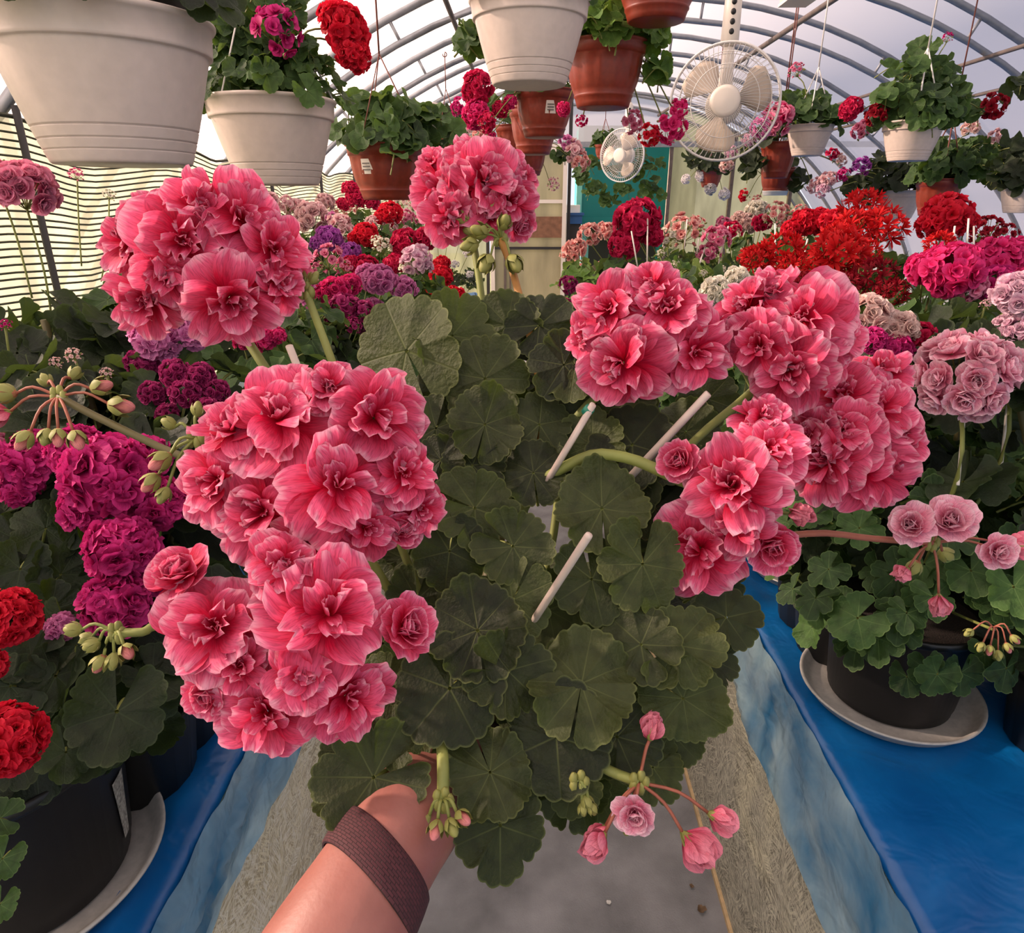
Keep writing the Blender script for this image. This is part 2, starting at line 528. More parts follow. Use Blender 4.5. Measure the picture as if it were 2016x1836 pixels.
M['stem_orange'] = simple('stem_orange', (170, 118, 54), 0.6, noise_amt=0.25, noise_scale=30)
M['stem_red'] = simple('stem_reddish', (150, 84, 64), 0.6, noise_amt=0.2, noise_scale=40)
M['stem_dark'] = simple('stem_dark', (92, 84, 48), 0.6, noise_amt=0.2, noise_scale=40)
M['sepal'] = simple('sepal_green', (132, 132, 66), 0.6, noise_amt=0.25, noise_scale=60)
M['stipule'] = simple('stipule_yellow', (186, 176, 60), 0.6)
M['soil'] = simple('soil', (44, 34, 28), 0.95, noise_amt=0.5, noise_scale=50, bump=0.8, bscale=60)
M['blackpot'] = simple('black_plastic', (13, 13, 14), 0.42, noise_amt=0.3, noise_scale=12)
M['saucer'] = simple('grey_saucer_plastic', (176, 172, 166), 0.5, noise_amt=0.12, noise_scale=14)
M['whitepot'] = simple('white_pot_plastic', (206, 190, 179), 0.42, noise_amt=0.05, noise_scale=8)
M['terracotta'] = simple('terracotta_plastic', (128, 46, 28), 0.42, noise_amt=0.14, noise_scale=9)
M['label_paper'] = simple('label_paper', (222, 214, 204), 0.7)
M['label_print'] = simple('label_print', (90, 84, 80), 0.7)
M['steel'] = simple('galvanised_steel', (150, 152, 156), 0.45, metal=0.4, noise_amt=0.12, noise_scale=25)
M['darksteel'] = simple('weathered_pipe', (104, 92, 86), 0.6, metal=0.2, noise_amt=0.2)
M['darkpost'] = simple('dark_post', (46, 44, 44), 0.7)
M['string_white'] = simple('white_hanger', (226, 222, 216), 0.6)
M['string_brown'] = simple('brown_hanger', (110, 56, 44), 0.6)
M['fan_white'] = simple('fan_plastic', (226, 216, 202), 0.4)
M['fan_blade'] = simple('fan_blade_plastic', (214, 196, 176), 0.45)
M['wire'] = simple('fan_wire', (224, 220, 214), 0.4)
M['black'] = simple('black_rubber', (18, 18, 18), 0.5)
M['stick'] = simple('pale_stick', (200, 182, 170), 0.7, noise_amt=0.12, noise_scale=60)
M['stick_white'] = simple('white_stake', (236, 226, 214), 0.6)
M['tie'] = simple('green_tie', (26, 120, 96), 0.5)
M['osb_left'] = osb_mat('osb_cream', (166, 152, 118), (248, 240, 210), (255, 253, 242))
M['osb_right'] = osb_mat('osb_grey', (112, 106, 90), (206, 200, 178), (240, 234, 210))
M['osb_edge'] = simple('raw_wood_edge', (216, 186, 140), 0.8, noise_amt=0.15, noise_scale=40)
M['film_top'] = bluefilm_mat('blue_film', (3, 72, 134), (12, 112, 180), 0, 0.3, 0.5)
M['film_skirt'] = bluefilm_mat('blue_film_skirt', (44, 122, 172), (214, 238, 242), 0.2, 0.2, 1.0)  # whitish highlights and darker folds are put into the skirt's colour
M['floor'] = simple('grey_floor', (146, 145, 146), 0.85, noise_amt=0.3, noise_scale=7, bump=0.25, bscale=220)
M['ground'] = simple('outside_ground', (110, 112, 80), 0.9, noise_amt=0.3, noise_scale=1.5)
M['cover'] = film_mat('greenhouse_cover', (200, 194, 204), 0.32, 0.62, 0.35, 0.0)
M['poly'] = film_mat('cloudy_panel', (190, 188, 160), 0.25, 0.55, 0.35, 0.45)
M['doorpanel'] = film_mat('cream_door_panel', (206, 198, 172), 0.12, 0.45, 0.4, 0.3)
M['net'] = film_mat('shade_net', (214, 218, 190), 0.30, 0.62, 0.8, 0.3)
M['net_cord'] = simple('net_cord', (66, 68, 50), 0.8)
M['wood_brown'] = simple('brown_board', (132, 92, 68), 0.7, noise_amt=0.25, noise_scale=18)
M['turq'] = simple('turquoise_paint', (10, 128, 122), 0.45, noise_amt=0.08, noise_scale=4)
M['turq_light'] = simple('turquoise_trim', (120, 200, 190), 0.5)
M['bluebox'] = simple('blue_crate_plastic', (36, 84, 140), 0.5)
M['skin'] = skin_mat()
M['band'] = woven_mat()
M['paper_white'] = simple('white_chip', (232, 228, 220), 0.8)
M['dry'] = simple('dried_flower', (120, 96, 72), 0.9, noise_amt=0.3, noise_scale=80)

# ------------------------------------------------------------------ the tunnel greenhouse
TX, TA, TH = 0.79, 3.2, 2.78          # centre line, half width, ridge height
Y0, Y1 = -1.2, 9.0
def arch(t, off=0.0):
    """t 0..1 from left foot to right foot"""
    a = PI * (1 - t)
    return Vector((TX + (TA - off) * math.cos(a), 0, (TH - off) * math.sin(a)))
def roof_z(x, off=0.0):
    u = (x - TX) / (TA - off)
    return (TH - off) * math.sqrt(max(0.0, 1 - u * u))

mb = MB()
mb.box((-9, -6, -0.06), (14, 24, -0.012))
struct('ground', mb.mesh('ground', [M['ground']], False))
mb = MB(); mb.box((TX - TA, Y0, -0.01), (TX + TA, Y1, 0.0))
struct('floor', mb.mesh('floor', [M['floor']], False))
mb = MB()
rows = [[arch(i / 48) + Vector((0, Y0 + (Y1 - Y0) * k / 12, 0)) for i in range(49)] for k in range(13)]
mb.grid(rows)
ceiling = struct('ceiling', mb.mesh('ceiling', [M['cover']]))
rib_y = [0.1 + 0.99 * k for k in range(10)]
for y in rib_y:
    m1 = MB()
    for off in (0.03, 0.15):
        pts = [arch(i / 44, off) + Vector((0, y, 0)) for i in range(45)]
        m1.tube(pts, 0.019 if off < 0.1 else 0.017, 6)
    rib = obj('arch_rib', m1.mesh('arch_rib', [M['steel']]), ceiling)
    for k in range(3, 30, 2):
        t = k / 32
        m2 = MB()
        m2.tube([arch(t, 0.035) + Vector((0, y, 0)), arch(t, 0.145) + Vector((0, y, 0))], 0.009, 5)
        obj('strut', m2.mesh('strut', [M['steel']]), rib)
for px, py, mt, rr in ((1640, 0, 'darksteel', 0.016), (877, 0, 'darksteel', 0.013), (2016, 90, 'darksteel', 0.011), (1745, 230, 'darksteel', 0.01)):
    d = at(px, py, 1) - CAM_P
    # run along the tunnel just under the ribs, found where the sight line meets the arch
    best = min((abs((CAM_P + d * (s * 0.02)).z - roof_z((CAM_P + d * (s * 0.02)).x, 0.19)), s * 0.02) for s in range(10, 300))
    p = CAM_P + d * best[1]
    m1 = MB(); m1.tube([(p.x, Y0, p.z), (p.x, Y1 - 0.02, p.z)], rr, 8)
    obj('purlin', m1.mesh('purlin', [M[mt]]), ceiling)
# side posts of the tunnel at both long sides
# ---- shade net along the left side
NX = -1.46
def net_x(y, z):
    return NX + 0.035 * math.sin(y * 2 * PI / 0.99 + 0.6) * (1.0 - 0.4 * (z - 1.2)) + 0.012 * math.sin(y * 9 + z * 5)
mb = MB()
def net_top(y): return 1.78 - 0.05 * (0.5 + 0.5 * math.cos((y - 0.1) * 2 * PI / 0.99 + PI))
rows = [[(net_x(Y0 + 0.1 + j * 0.055, 0.2 + i / 16 * 1.7), Y0 + 0.1 + j * 0.055, 0.75 + (net_top(Y0 + 0.1 + j * 0.055) - 0.75) * i / 16) for j in range(180)] for i in range(17)]
mb.grid(rows)
net = obj('shade_net', mb.mesh('shade_net', [M['net']]))
tag(net, 'pale green knitted shade net with dark cords hung along the left side of the tunnel', 'shade net')
for i in range(46):
    m1 = MB()
    pts = []
    for j in range(0, 180, 2):
        y = Y0 + 0.1 + j * 0.055
        z = 0.86 + (net_top(y) - 0.86) * i / 45
        pts.append((net_x(y, z) + 0.008, y, z - 0.012 * math.sin(y * 2 * PI / 0.99) + 0.004 * noise.noise((y * 2, i * 3.1, 0))))
    m1.tube(pts, 0.003 if i < 45 else 0.006, 4)
    obj('cord', m1.mesh('cord', [M['net_cord']]), net)
for y in rib_y:
    m1 = MB(); m1.tube([(NX + 0.06, y, 0), (NX + 0.06, y, 1.80)], 0.010, 8)
    o = obj('net_post', m1.mesh('net_post', [M['darkpost']]), net)

# ---- back wall
def strip(x0, x1, z0, z1=None, y=Y1, n=8, inset=0.0):
    mbx = MB()
    xs = [x0 + (x1 - x0) * k / n for k in range(n + 1)]
    lo = [(x, y, z0) for x in xs]
    hi = [(x, y, max(z0 + 0.001, (roof_z(x) - 0.02) if z1 is None else min(z1, roof_z(x) - 0.02))) for x in xs]
    mbx.grid([lo, hi])
    return mbx
def X_at(px): return at_y(px, 420, Y1).x
def Z_at(py): return at_y(1100, py, Y1).z
xs = [TX - TA, -1.9, X_at(960), X_at(1116)]
wb = struct('wall_back', strip(TX - TA, X_at(960), 0).mesh('wall_back', [M['poly']], False))
gz = Z_at(285)
obj('gable_panel', strip(X_at(960), X_at(1312), gz).mesh('gable_panel', [M['cover']], False), wb)
pxs = [1312, 1432, 1548, 1660, 1790, 1900]
for a, b in zip(pxs[:-1], pxs[1:]):
    obj('panel', strip(X_at(a), min(X_at(b), TX + TA - 0.001), 0).mesh('panel', [M['poly']], False), wb)
for a in [960, 1119] + pxs[:-1]:
    x = X_at(a)
    m1 = MB(); m1.box((x - 0.02, Y1 - 0.05, 0), (x + 0.02, Y1 - 0.005, roof_z(x) - 0.03))
    obj('mullion', m1.mesh('mullion', [M['darksteel'] if a > 1200 else M['darkpost']], False), wb)
m1 = MB(); m1.box((X_at(960), Y1 - 0.06, gz - 0.03), (X_at(1900), Y1 - 0.01, gz + 0.03))
obj('rail', m1.mesh('rail', [M['steel']], False), wb)
# door
dx0, dx1 = X_at(966), X_at(1114)
m1 = MB(); m1.box((dx0, Y1 - 0.07, 0.02), (dx1, Y1 - 0.05, 2.2))
door = struct('door_1', m1.mesh('door_1', [M['doorpanel']], False))
for (z0, z1, mt, pr, nm) in ((Z_at(467), Z_at(426), 'wood_brown', 0.03, 'mid_rail'), (Z_at(490), Z_at(485), 'darkpost', 0.035, 'rail'), (Z_at(400), Z_at(393), 'stick_white', 0.03, 'rail'), (2.12, 2.2, 'stick_white', 0.03, 'rail'), (0.02, 0.12, 'wood_brown', 0.03, 'rail')):
    m1 = MB(); m1.box((dx0, Y1 - 0.07 - pr, z0), (dx1, Y1 - 0.071, z1))
    obj(nm, m1.mesh(nm, [M[mt]], False), door)
for x in (dx0, dx1 - 0.05):
    m1 = MB(); m1.box((x, Y1 - 0.12, 0.02), (x + 0.05, Y1 - 0.072, 2.2))
    obj('stile', m1.mesh('stile', [M['stick_white']], False), door)
m1 = MB(); x = X_at(992); m1.box((x, Y1 - 0.1, 0.05), (x + 0.03, Y1 - 0.072, Z_at(490))); m1.box((x + 0.07, Y1 - 0.1, 0.05), (x + 0.09, Y1 - 0.072, Z_at(490)))
obj('cable_duct', m1.mesh('cable_duct', [M['darksteel']], False), door)
# turquoise booth seen through the opening beside the door
c0 = at_y(1142, 300, 9.5); c1 = at_y(1320, 432, 9.5)
t = thing('turquoise_booth', 'turquoise painted booth standing behind the opening right of the cream door', 'booth', ((c0.x + c1.x) / 2, 9.8, 0))
bx, by = t.location.x, t.location.y
hw = (c1.x - c0.x) / 2
m1 = MB(); m1.box((-hw, -0.3, c1.z), (hw + 0.3, 0.5, 2.45)); obj('body', m1.mesh('booth_body', [M['turq']], False), t)
m1 = MB(); m1.box((-hw - 0.03, -0.33, c1.z), (-hw + 0.04, -0.3, 2.45)); obj('corner_trim', m1.mesh('corner_trim', [M['turq_light']], False), t)
m1 = MB(); m1.box((-hw - 0.03, -0.34, c1.z - 0.06), (hw + 0.3, -0.3, c1.z + 0.03)); obj('sill', m1.mesh('sill', [M['turq']], False), t)
for k in (0.05, 2 * hw - 0.15):
    m1 = MB(); m1.box((-hw + k, -0.3, 0), (-hw + k + 0.1, -0.2, c1.z - 0.06)); obj('leg', m1.mesh('leg', [M['turq_light'] if k < 1 else M['turq']], False), t)
m1 = MB(); m1.box((-hw, 0.3, 0), (hw + 0.3, 0.34, c1.z - 0.06)); obj('back_board', m1.mesh('back_board', [M['darkpost']], False), t)
p = at_y(1124, 440, 9.2)
t = thing('blue_crate', 'small blue crate on a white lid stack beside the door', 'crate', (p.x, 9.2, 0))
m1 = MB(); m1.box((-0.12, -0.12, 0), (0.12, 0.12, p.z)); obj('stand', m1.mesh('stand', [M['darkpost']], False), t)
m1 = MB(); m1.box((-0.13, -0.14, p.z), (0.13, 0.14, p.z + 0.12)); m1.box((-0.15, -0.16, p.z + 0.10), (0.15, 0.16, p.z + 0.13)); obj('crate_body', m1.mesh('crate_body', [M['bluebox']], False), t)
m1 = MB(); m1.box((-0.10, -0.12, p.z + 0.13), (0.10, 0.12, p.z + 0.22)); obj('lid', m1.mesh('lid', [M['paper_white']], False), t)

# ------------------------------------------------------------------ benches clad in strand board, covered with blue film
BZ = 0.75
XL, XR = -0.445, 0.48
YB0, YB1 = -0.9, 6.7
def bench(side, x_edge, x_far, osb, label, drop):
    s = 1 if side == 'right' else -1
    t = thing('bench', label, 'bench', (x_edge, YB0, 0))
    # boards: upright strand-board sheets, 1.25 m each
    y = 0.0; k = 0
    while y < YB1 - YB0 - 0.01:
        y2 = min(y + 1.25, YB1 - YB0)
        m1 = MB(); m1.box((min(0, s * 0.012), y + 0.002, 0.004), (max(0, s * 0.012), y2 - 0.002, BZ - 0.012))
        obj('front_board', m1.mesh('front_board', [osb], False), t)
        y = y2
    m1 = MB(); m1.box((min(-s * 0.008, 0), 0, 0.0), (max(-s * 0.008, 0), YB1 - YB0, 0.012)); obj('bottom_edge', m1.mesh('bottom_edge', [M['osb_edge']], False), t)
    m1 = MB(); m1.box((min(s * 0.013, s * (abs(x_far - x_edge))), 0, BZ - 0.03), (max(s * 0.013, s * abs(x_far - x_edge)), YB1 - YB0, BZ - 0.008)); obj('top_board', m1.mesh('top_board', [osb], False), t)
    m1 = MB(); m1.box((min(s * 0.1, s * (abs(x_far - x_edge))), YB1 - YB0 - 0.05, 0), (max(s * 0.1, s * abs(x_far - x_edge)), YB1 - YB0 - 0.02, BZ - 0.03)); obj('end_board', m1.mesh('end_board', [osb], False), t)
    # film lying on top, with a soft roll along the front edge
    W = abs(x_far - x_edge)
    prof = [W, W * 0.75, W * 0.5, 0.6, 0.45, 0.33, 0.24, 0.17, 0.12, 0.08, 0.05, 0.03, 0.012, 0.0, -0.006]
    n = 150
    rows = []
    for i, q in enumerate(prof):
        r = []
        for j in range(n + 1):
            yy = (YB1 - YB0) * j / n
            z = BZ + 0.0035 * noise.noise((q * 5, yy * 5, s)) + 0.003 * noise.noise((q * 14, yy * 11, 5))
            if side == 'left' and 0.02 < q < 0.06: z += 0.006
            if q < 0.02: z -= 0.004
            if q < 0: z -= 0.012
            z += 0.003 if q > 0.1 else 0.002
            r.append((s * q, yy, z))
        rows.append(r)
    m1 = MB(); m1.grid(rows); obj('film_top', m1.mesh('film_top', [M['film_top']]), t)
    rows = []
    m = 9; n = 300
    for i in range(m + 1):
        r = []
        for j in range(n + 1):
            yy = (YB1 - YB0) * j / n
            d = drop * (1 + 0.10 * noise.noise((yy * 2.3, s * 3, 1)) + 0.05 * noise.noise((yy * 9, s * 3, 1)))
            f = i / m
            out = 0.008 + 0.016 * f + 0.026 * f * noise.noise((yy * 5 + f * 1.5, f * 1.5, 2 + s)) + 0.012 * noise.noise((yy * 16 + f * 6, f * 3, 7 + s))
            r.append((-s * max(0.006, out), yy, BZ - 0.006 - d * f))
        rows.append(r)
    m1 = MB(); m1.grid(rows); obj('film_skirt', m1.mesh('film_skirt', [M['film_skirt']]), t)
    if side == 'right':
        for (yy, zz, l, tl) in ((1.30, .50, .07, .2), (1.33, .48, .09, -.1), (1.36, .46, .06, .3), (1.28, .53, .05, .5)):
            m1 = MB(); m1.tube([(-.012, yy - YB0 - .9, zz + .04), (-.02, yy - YB0 - .9 + tl * .04, zz), (-.03, yy - YB0 - .9 + tl * .06, zz - l)], [.006, .007, .001], 4)
            obj('splinter', m1.mesh('splinter', [M['osb_edge']], False), t)
    return t
bench('left', XL, -1.37, M['osb_left'], 'long bench with cream strand board front under blue film, left of the aisle', 0.15)
bench('right', XR, 2.9, M['osb_right'], 'long bench with grey strand board front under blue film, right of the aisle', 0.20)

# ------------------------------------------------------------------ plant meshes
def petal(mb, Mx, L, W, e0, e1, ns, nt, ruf, cup, notch, rng, pointed=False, m=0, twist=0.0):
    ph = rng.uniform(0, 6.28); k = rng.uniform(2.2, 3.6)
    y = z = 0.0
    rows = []; uvs = []
    cy = [(0, 0)]
    for i in range(ns):
        e = e0 + (e1 - e0) * (i + 0.5) / ns
        y += L / ns * math.cos(e); z += L / ns * math.sin(e)
        cy.append((y, z))
    def along(s):
        f = max(0.0, min(ns - 1e-6, s * ns)); i = int(f); u = f - i
        return cy[i][0] * (1 - u) + cy[i + 1][0] * u, cy[i][1] * (1 - u) + cy[i + 1][1] * u
    for i in range(ns + 1):
        s = i / ns
        if pointed:
            wd = W * (0.25 + 0.75 * math.sin(PI * min(1, s / 0.75) / 2)) * (1 if s < 0.6 else max(0.04, 1 - ((s - 0.6) / 0.42) ** 1.6))
        else:
            wd = W * (0.2 + 0.8 * math.sin(PI / 2 * min(1.0, s / 0.62)) ** 1.1)
            if s > 0.62: wd *= math.sqrt(max(0, 1 - ((s - 0.62) / 0.55) ** 2))
        e = e0 + (e1 - e0) * s
        row = []; uvr = []
        for j in range(nt + 1):
            t = -1 + 2 * j / nt
            se = s * (1 - 0.12 * t * t * s - notch * math.exp(-(t / 0.28) ** 2) * s)
            yy, zz = along(se)
            d = cup * wd * t * t + ruf * L * s * s * math.sin(k * t * 2 + ph)
            yy2 = yy - math.sin(e) * d; zz2 = zz + math.cos(e) * d
            row.append(Mx @ Vector((t * wd + twist * s * s, yy2, zz2)))
            uvr.append((t * 0.5 + 0.5, s))
        rows.append(row); uvs.append(uvr)
    mb.grid(rows, uvs, m)

def add_floret(mb, Mx, layers, rng, ns, nt, R=1.0, pointed=False, wild=0.6):
    for li, (n, L, W, e0, e1, ruf, cup) in enumerate(layers):
        a0 = rng.uniform(0, 6.28)
        for k in range(n):
            a = a0 + 2 * PI * (k + rng.uniform(-0.34, 0.34)) / n
            LL = R * L * rng.uniform(0.84, 1.1)
            Mp = Mx @ Matrix.Rotation(a, 4, 'Z') @ Matrix.Translation((0, 0.03 * R, 0.05 * li * R)) @ Matrix.Rotation(rng.uniform(-0.5, 0.5) * wild, 4, 'Y')
            petal(mb, Mp, LL, R * W * rng.uniform(0.82, 1.14), math.radians(e0 + rng.uniform(-16, 16) * wild), math.radians(e1 + rng.uniform(-34, 34) * wild), ns, nt,
                  ruf * rng.uniform(0.5, 1.4), cup * rng.uniform(0.3, 1.3), rng.choice((0.0, 0.06, 0.12)), rng, pointed, 0, rng.uniform(-0.08, 0.08) * R)

LAY_HERO = [(6, 1.0, 0.50, 8, -12, 0.07, 0.08), (5, 0.96, 0.40, 26, 8, 0.09, 0.12), (5, 0.74, 0.30, 48, 34, 0.12, 0.25), (4, 0.5, 0.18, 64, 60, 0.12, 0.4), (3, 0.3, 0.09, 76, 70, 0.1, 0.7)]
LAY_HERO2 = [(6, 1.0, 0.54, 14, -6, 0.07, 0.10), (5, 0.84, 0.36, 34, 18, 0.12, 0.2), (4, 0.6, 0.22, 54, 44, 0.14, 0.35), (4, 0.36, 0.11, 70, 66, 0.1, 0.6)]
LAY_ROSE = [(6, 0.95, 0.52, 8, 26, 0.04, 0.25), (6, 0.80, 0.46, 30, 62, 0.04, 0.4), (6, 0.62, 0.38, 50, 92, 0.04, 0.5), (5, 0.44, 0.28, 64, 112, 0.04, 0.6), (4, 0.28, 0.18, 76, 120, 0.03, 0.8)]
LAY_BUD = [(4, 0.95, 0.5, 40, 96, 0.05, 0.45), (5, 1.2, 0.54, 56, 116, 0.04, 0.5), (5, 1.12, 0.44, 66, 114, 0.04, 0.6), (4, 1.0, 0.3, 78, 108, 0.05, 0.7)]
LAY_MED = [(6, 1.0, 0.5, 22, -4, 0.06, 0.12), (6, 0.8, 0.42, 44, 22, 0.08, 0.2), (5, 0.5, 0.28, 66, 54, 0.1, 0.4)]
LAY_LOW = [(5, 1.0, 0.52, 26, 4, 0.06, 0.15), (5, 0.7, 0.4, 58, 40, 0.06, 0.3)]
LAY_STAR = [(6, 1.05, 0.13, 22, 8, 0.02, 0.2), (6, 0.95, 0.12, 46, 30, 0.02, 0.2)]

HERO = []
for k in range(9):
    rng = random.Random(100 + k)
    mb = MB(); add_floret(mb, Matrix(), LAY_HERO if k % 2 == 0 else LAY_HERO2, rng, 8, 8, 1.0, False, 1.0)
    HERO.append(mb.mesh('double_floret', [M['coral'], M['sepal']]))
ROSE = []
for k in range(4):
    rng = random.Random(200 + k)
    mb = MB(); add_floret(mb, Matrix(), LAY_ROSE, rng, 5, 4)
    ROSE.append(mb.mesh('rosebud_floret', [M['rosepink'], M['sepal']]))
MED = []
for k in range(5):
    rng = random.Random(300 + k)
    mb = MB(); add_floret(mb, Matrix(), LAY_MED, rng, 4, 4)
    MED.append(mb.mesh('medium_floret', [M['magenta'], M['sepal']]))
def add_calyx(mb, Mx, n, L, W, m, rng, e0=40, e1=105):
    for k in range(n):
        Mp = Mx @ Matrix.Rotation(2 * PI * k / n, 4, 'Z')
        petal(mb, Mp, L, W, math.radians(e0), math.radians(e1), 5, 2, 0.0, 0.4, 0, rng, True, m)
BUD = []
for k in range(3):
    rng = random.Random(400 + k)
    mb = MB(); add_floret(mb, Matrix(), LAY_BUD, rng, 6, 4, 1.0)
    add_calyx(mb, Matrix.Translation((0, 0, -0.12)), 5, 1.0, 0.24, 1, rng)
    BUD.append(mb.mesh('opening_bud', [M['budpink'], M['sepal']]))
GBUD = []
for k in range(2):
    rng = random.Random(450 + k)
    mb = MB(); mb.ellipsoid((0, 0, 0.7), (0.44, 0.44, 0.82), None, 10, 7, 0)
    add_calyx(mb, Matrix.Translation((0, 0, -0.1)), 5, 1.75, 0.36, 1, rng, 14, 122)
    GBUD.append(mb.mesh('green_bud', [M['budtint'], M['sepal']]))

def dome_dirs(n, rng, lowest=-0.35):
    out = []
    for i in range(n):
        z = 1 - (1 - lowest) * (i + 0.5) / n
        a = i * 2.39996 + rng.uniform(-0.25, 0.25)
        r = math.sqrt(max(0, 1 - z * z))
        out.append(Vector((r * math.cos(a), r * math.sin(a), z)))
    return out
def zrot(nrm, spin=0.0):
    return Vector(nrm).to_track_quat('Z', 'Y').to_matrix().to_4x4() @ Matrix.Rotation(spin, 4, 'Z')

HEADS = {}
FPOOL = {}
for key, lay, ptd in (('low', LAY_LOW, False), ('star', LAY_STAR, True), ('rose', LAY_ROSE[:4], False)):
    FPOOL[key] = []
    for k in range(3):
        mb = MB(); add_floret(mb, Matrix(), lay, random.Random(600 + k), 3, 2 if ptd else 3, 1.0, ptd)
        FPOOL[key].append(mb.mesh('small_floret', [M['red'], M['sepal']]))
def hash_s(s): return sum(ord(c) * (i + 3) for i, c in enumerate(s))
def make_head(style, k):
    """returns the whole head as one mesh (for far ones) and its pedicels plus floret placements (for near ones)"""
    rng = random.Random(hash_s(style) + k)
    mb = MB(); pd = MB(); fl = []
    o = Vector((0, 0, -0.62))
    def flo(Mx, key, R):
        add_floret(mb, Mx, {'low': LAY_LOW, 'star': LAY_STAR, 'rose': LAY_ROSE[:4]}[key], rng, 3 if key == 'star' else 2, 2, R, key == 'star')
        fl.append((Mx @ Matrix.Scale(R, 4) @ Matrix.Rotation(rng.uniform(0, 6.28), 4, 'Z'), key))
    def ped(a, b, r):
        mb.tube([a, b], r, 3, 1, False); pd.tube([a, b], r, 3, 1, False)
    def bud(c, r, mt, m):
        mb.ellipsoid(c, r, mt, 6, 4, m); pd.ellipsoid(c, r, mt, 6, 4, m)
    if style == 'dome':
        for d in dome_dirs(26, rng):
            c = Vector((d.x * 0.74, d.y * 0.74, d.z * 0.58)) * rng.uniform(0.9, 1.06)
            flo(Matrix.Translation(c - d * 0.1) @ zrot(d + rvec(rng, .2)), 'low', rng.uniform(0.3, 0.4)); ped(o, c - d * 0.1, 0.014)
    elif style == 'loose':
        for d in dome_dirs(13, rng, -0.2):
            c = Vector((d.x * 0.74, d.y * 0.74, d.z * 0.6)) * rng.uniform(0.8, 1.12)
            flo(Matrix.Translation(c - d * 0.08) @ zrot(d + Vector((rng.uniform(-.3, .3), rng.uniform(-.3, .3), 0))), 'low', rng.uniform(0.28, 0.4)); ped(o, c - d * 0.08, 0.018)
        for d in dome_dirs(6, rng, -0.7)[3:]:
            c = Vector((d.x, d.y, d.z)) * 0.8
            bud(c, (0.07, 0.07, 0.12), None, 1); ped(o, c, 0.014)
    elif style == 'star':
        for d in dome_dirs(19, rng, -0.25):
            c = Vector((d.x * 0.7, d.y * 0.7, d.z * 0.5)) * rng.uniform(0.85, 1.1)
            flo(Matrix.Translation(c - d * 0.1) @ zrot(d), 'star', rng.uniform(0.34, 0.46)); ped(o, c - d * 0.1, 0.016)
    elif style == 'rose':
        for d in dome_dirs(17, rng, -0.25):
            c = Vector((d.x * 0.74, d.y * 0.74, d.z * 0.6)) * rng.uniform(0.9, 1.05)
            flo(Matrix.Translation(c - d * 0.12) @ zrot(d), 'rose', rng.uniform(0.34, 0.42)); ped(o, c - d * 0.1, 0.016)
    elif style == 'budded':
        for i, d in enumerate(dome_dirs(22, rng, -0.5)):
            c = Vector((d.x * 0.8, d.y * 0.8, d.z * 0.7)) * rng.uniform(0.85, 1.05)
            ped(o, c, 0.016)
            if i < 9: flo(Matrix.Translation(c) @ zrot(d), 'low', 0.26)
            else: bud(c, (0.08, 0.08, 0.13), zrot(d).to_3x3(), 0 if i % 3 else 1)
    return mb.mesh('flower_head_' + style, [M['red'], M['stem']]), pd.mesh('pedicels_' + style, [M['red'], M['stem']]), fl
def rvec(rng, k=1.0):
    return Vector((rng.uniform(-k, k), rng.uniform(-k, k), rng.uniform(-k, k)))
for st in ('dome', 'loose', 'star', 'rose', 'budded'):
    HEADS[st] = [make_head(st, k) for k in range(3)]
def place_head(t, B, c, nrm, R, col, sty, r_px, rg):
    whole, pedm, fl = rg.choice(HEADS[sty])
    rot = zrot(nrm, rg.uniform(0, 6.28))
    if r_px < 24:
        return put('flower_head', whole, t, B, c, rot, R, M[col])
    hd = put('flower_head', pedm, t, B, c, rot, R, M[col])
    for Mx, key in fl:
        obj('floret', rg.choice(FPOOL[key]), hd, Mx, M[col])
    return hd

def leaf_mesh(name, seed, nang, rings, lobes=5, mat='leaf_hero', depth=0.13, scal=0.028, sinus=22, ruffle=0.06, frilly=False):
    rng = random.Random(seed)
    mb = MB()
    a0 = math.radians(-180 + sinus); a1 = math.radians(180 - sinus)
    ph = [rng.uniform(0, 6.28) for _ in range(4)]
    lv = [rng.uniform(-0.06, 0.06) for _ in range(lobes + 1)]
    cupk = rng.uniform(-0.05, 0.22); fold = rng.uniform(0.03, 0.09)
    rows = []; uvs = []
    for q in rings:
        row = []; ur = []
        for j in range(nang + 1):
            u = j / nang
            a = a0 + (a1 - a0) * u
            lu = u * lobes
            fr = lu - math.floor(lu)
            lob = math.sin(PI * min(max(fr, 0), 1)) if u < 1 else 0
            r = 1 - depth * (1 - lob ** 0.55) ** 1.2 + lv[min(int(lu), lobes - 1)] * lob
            nsc = 4 if not frilly else 3
            r -= scal * (1 - abs(math.sin(PI * fr * nsc))) if nang > 40 else 0
            r *= 0.90 + 0.12 * math.cos(a) ** 2 if True else 1
            rr = q * (r if q > 0.5 else (1 - (1 - r) * q * 2))
            x = rr * math.sin(a); y = rr * math.cos(a)
            z = cupk * q * q + ruffle * q ** 3 * math.sin(3 * a + ph[0]) + 0.5 * ruffle * q ** 4 * math.sin(7 * a + ph[1])
            z += fold * q * (0.5 - lob) * 1.4
            z -= 0.10 * q ** 2 * math.cos(a + ph[2] * 0.15)
            row.append((x, y, z)); ur.append((lu, q))
        rows.append(row); uvs.append(ur)
    mb.grid(rows, uvs, 0)
    mb.tube(smooth_path([(0, 0, -0.01), (0, -0.25, -0.35), (0, -0.5, -1.1)], 3), [0.045] * 6 + [0.05], 5, 1, False)
    return mb.mesh(name, [M[mat], M['stem']])
RH = (0.03, 0.25, 0.48, 0.7, 0.86, 0.95, 1.0)
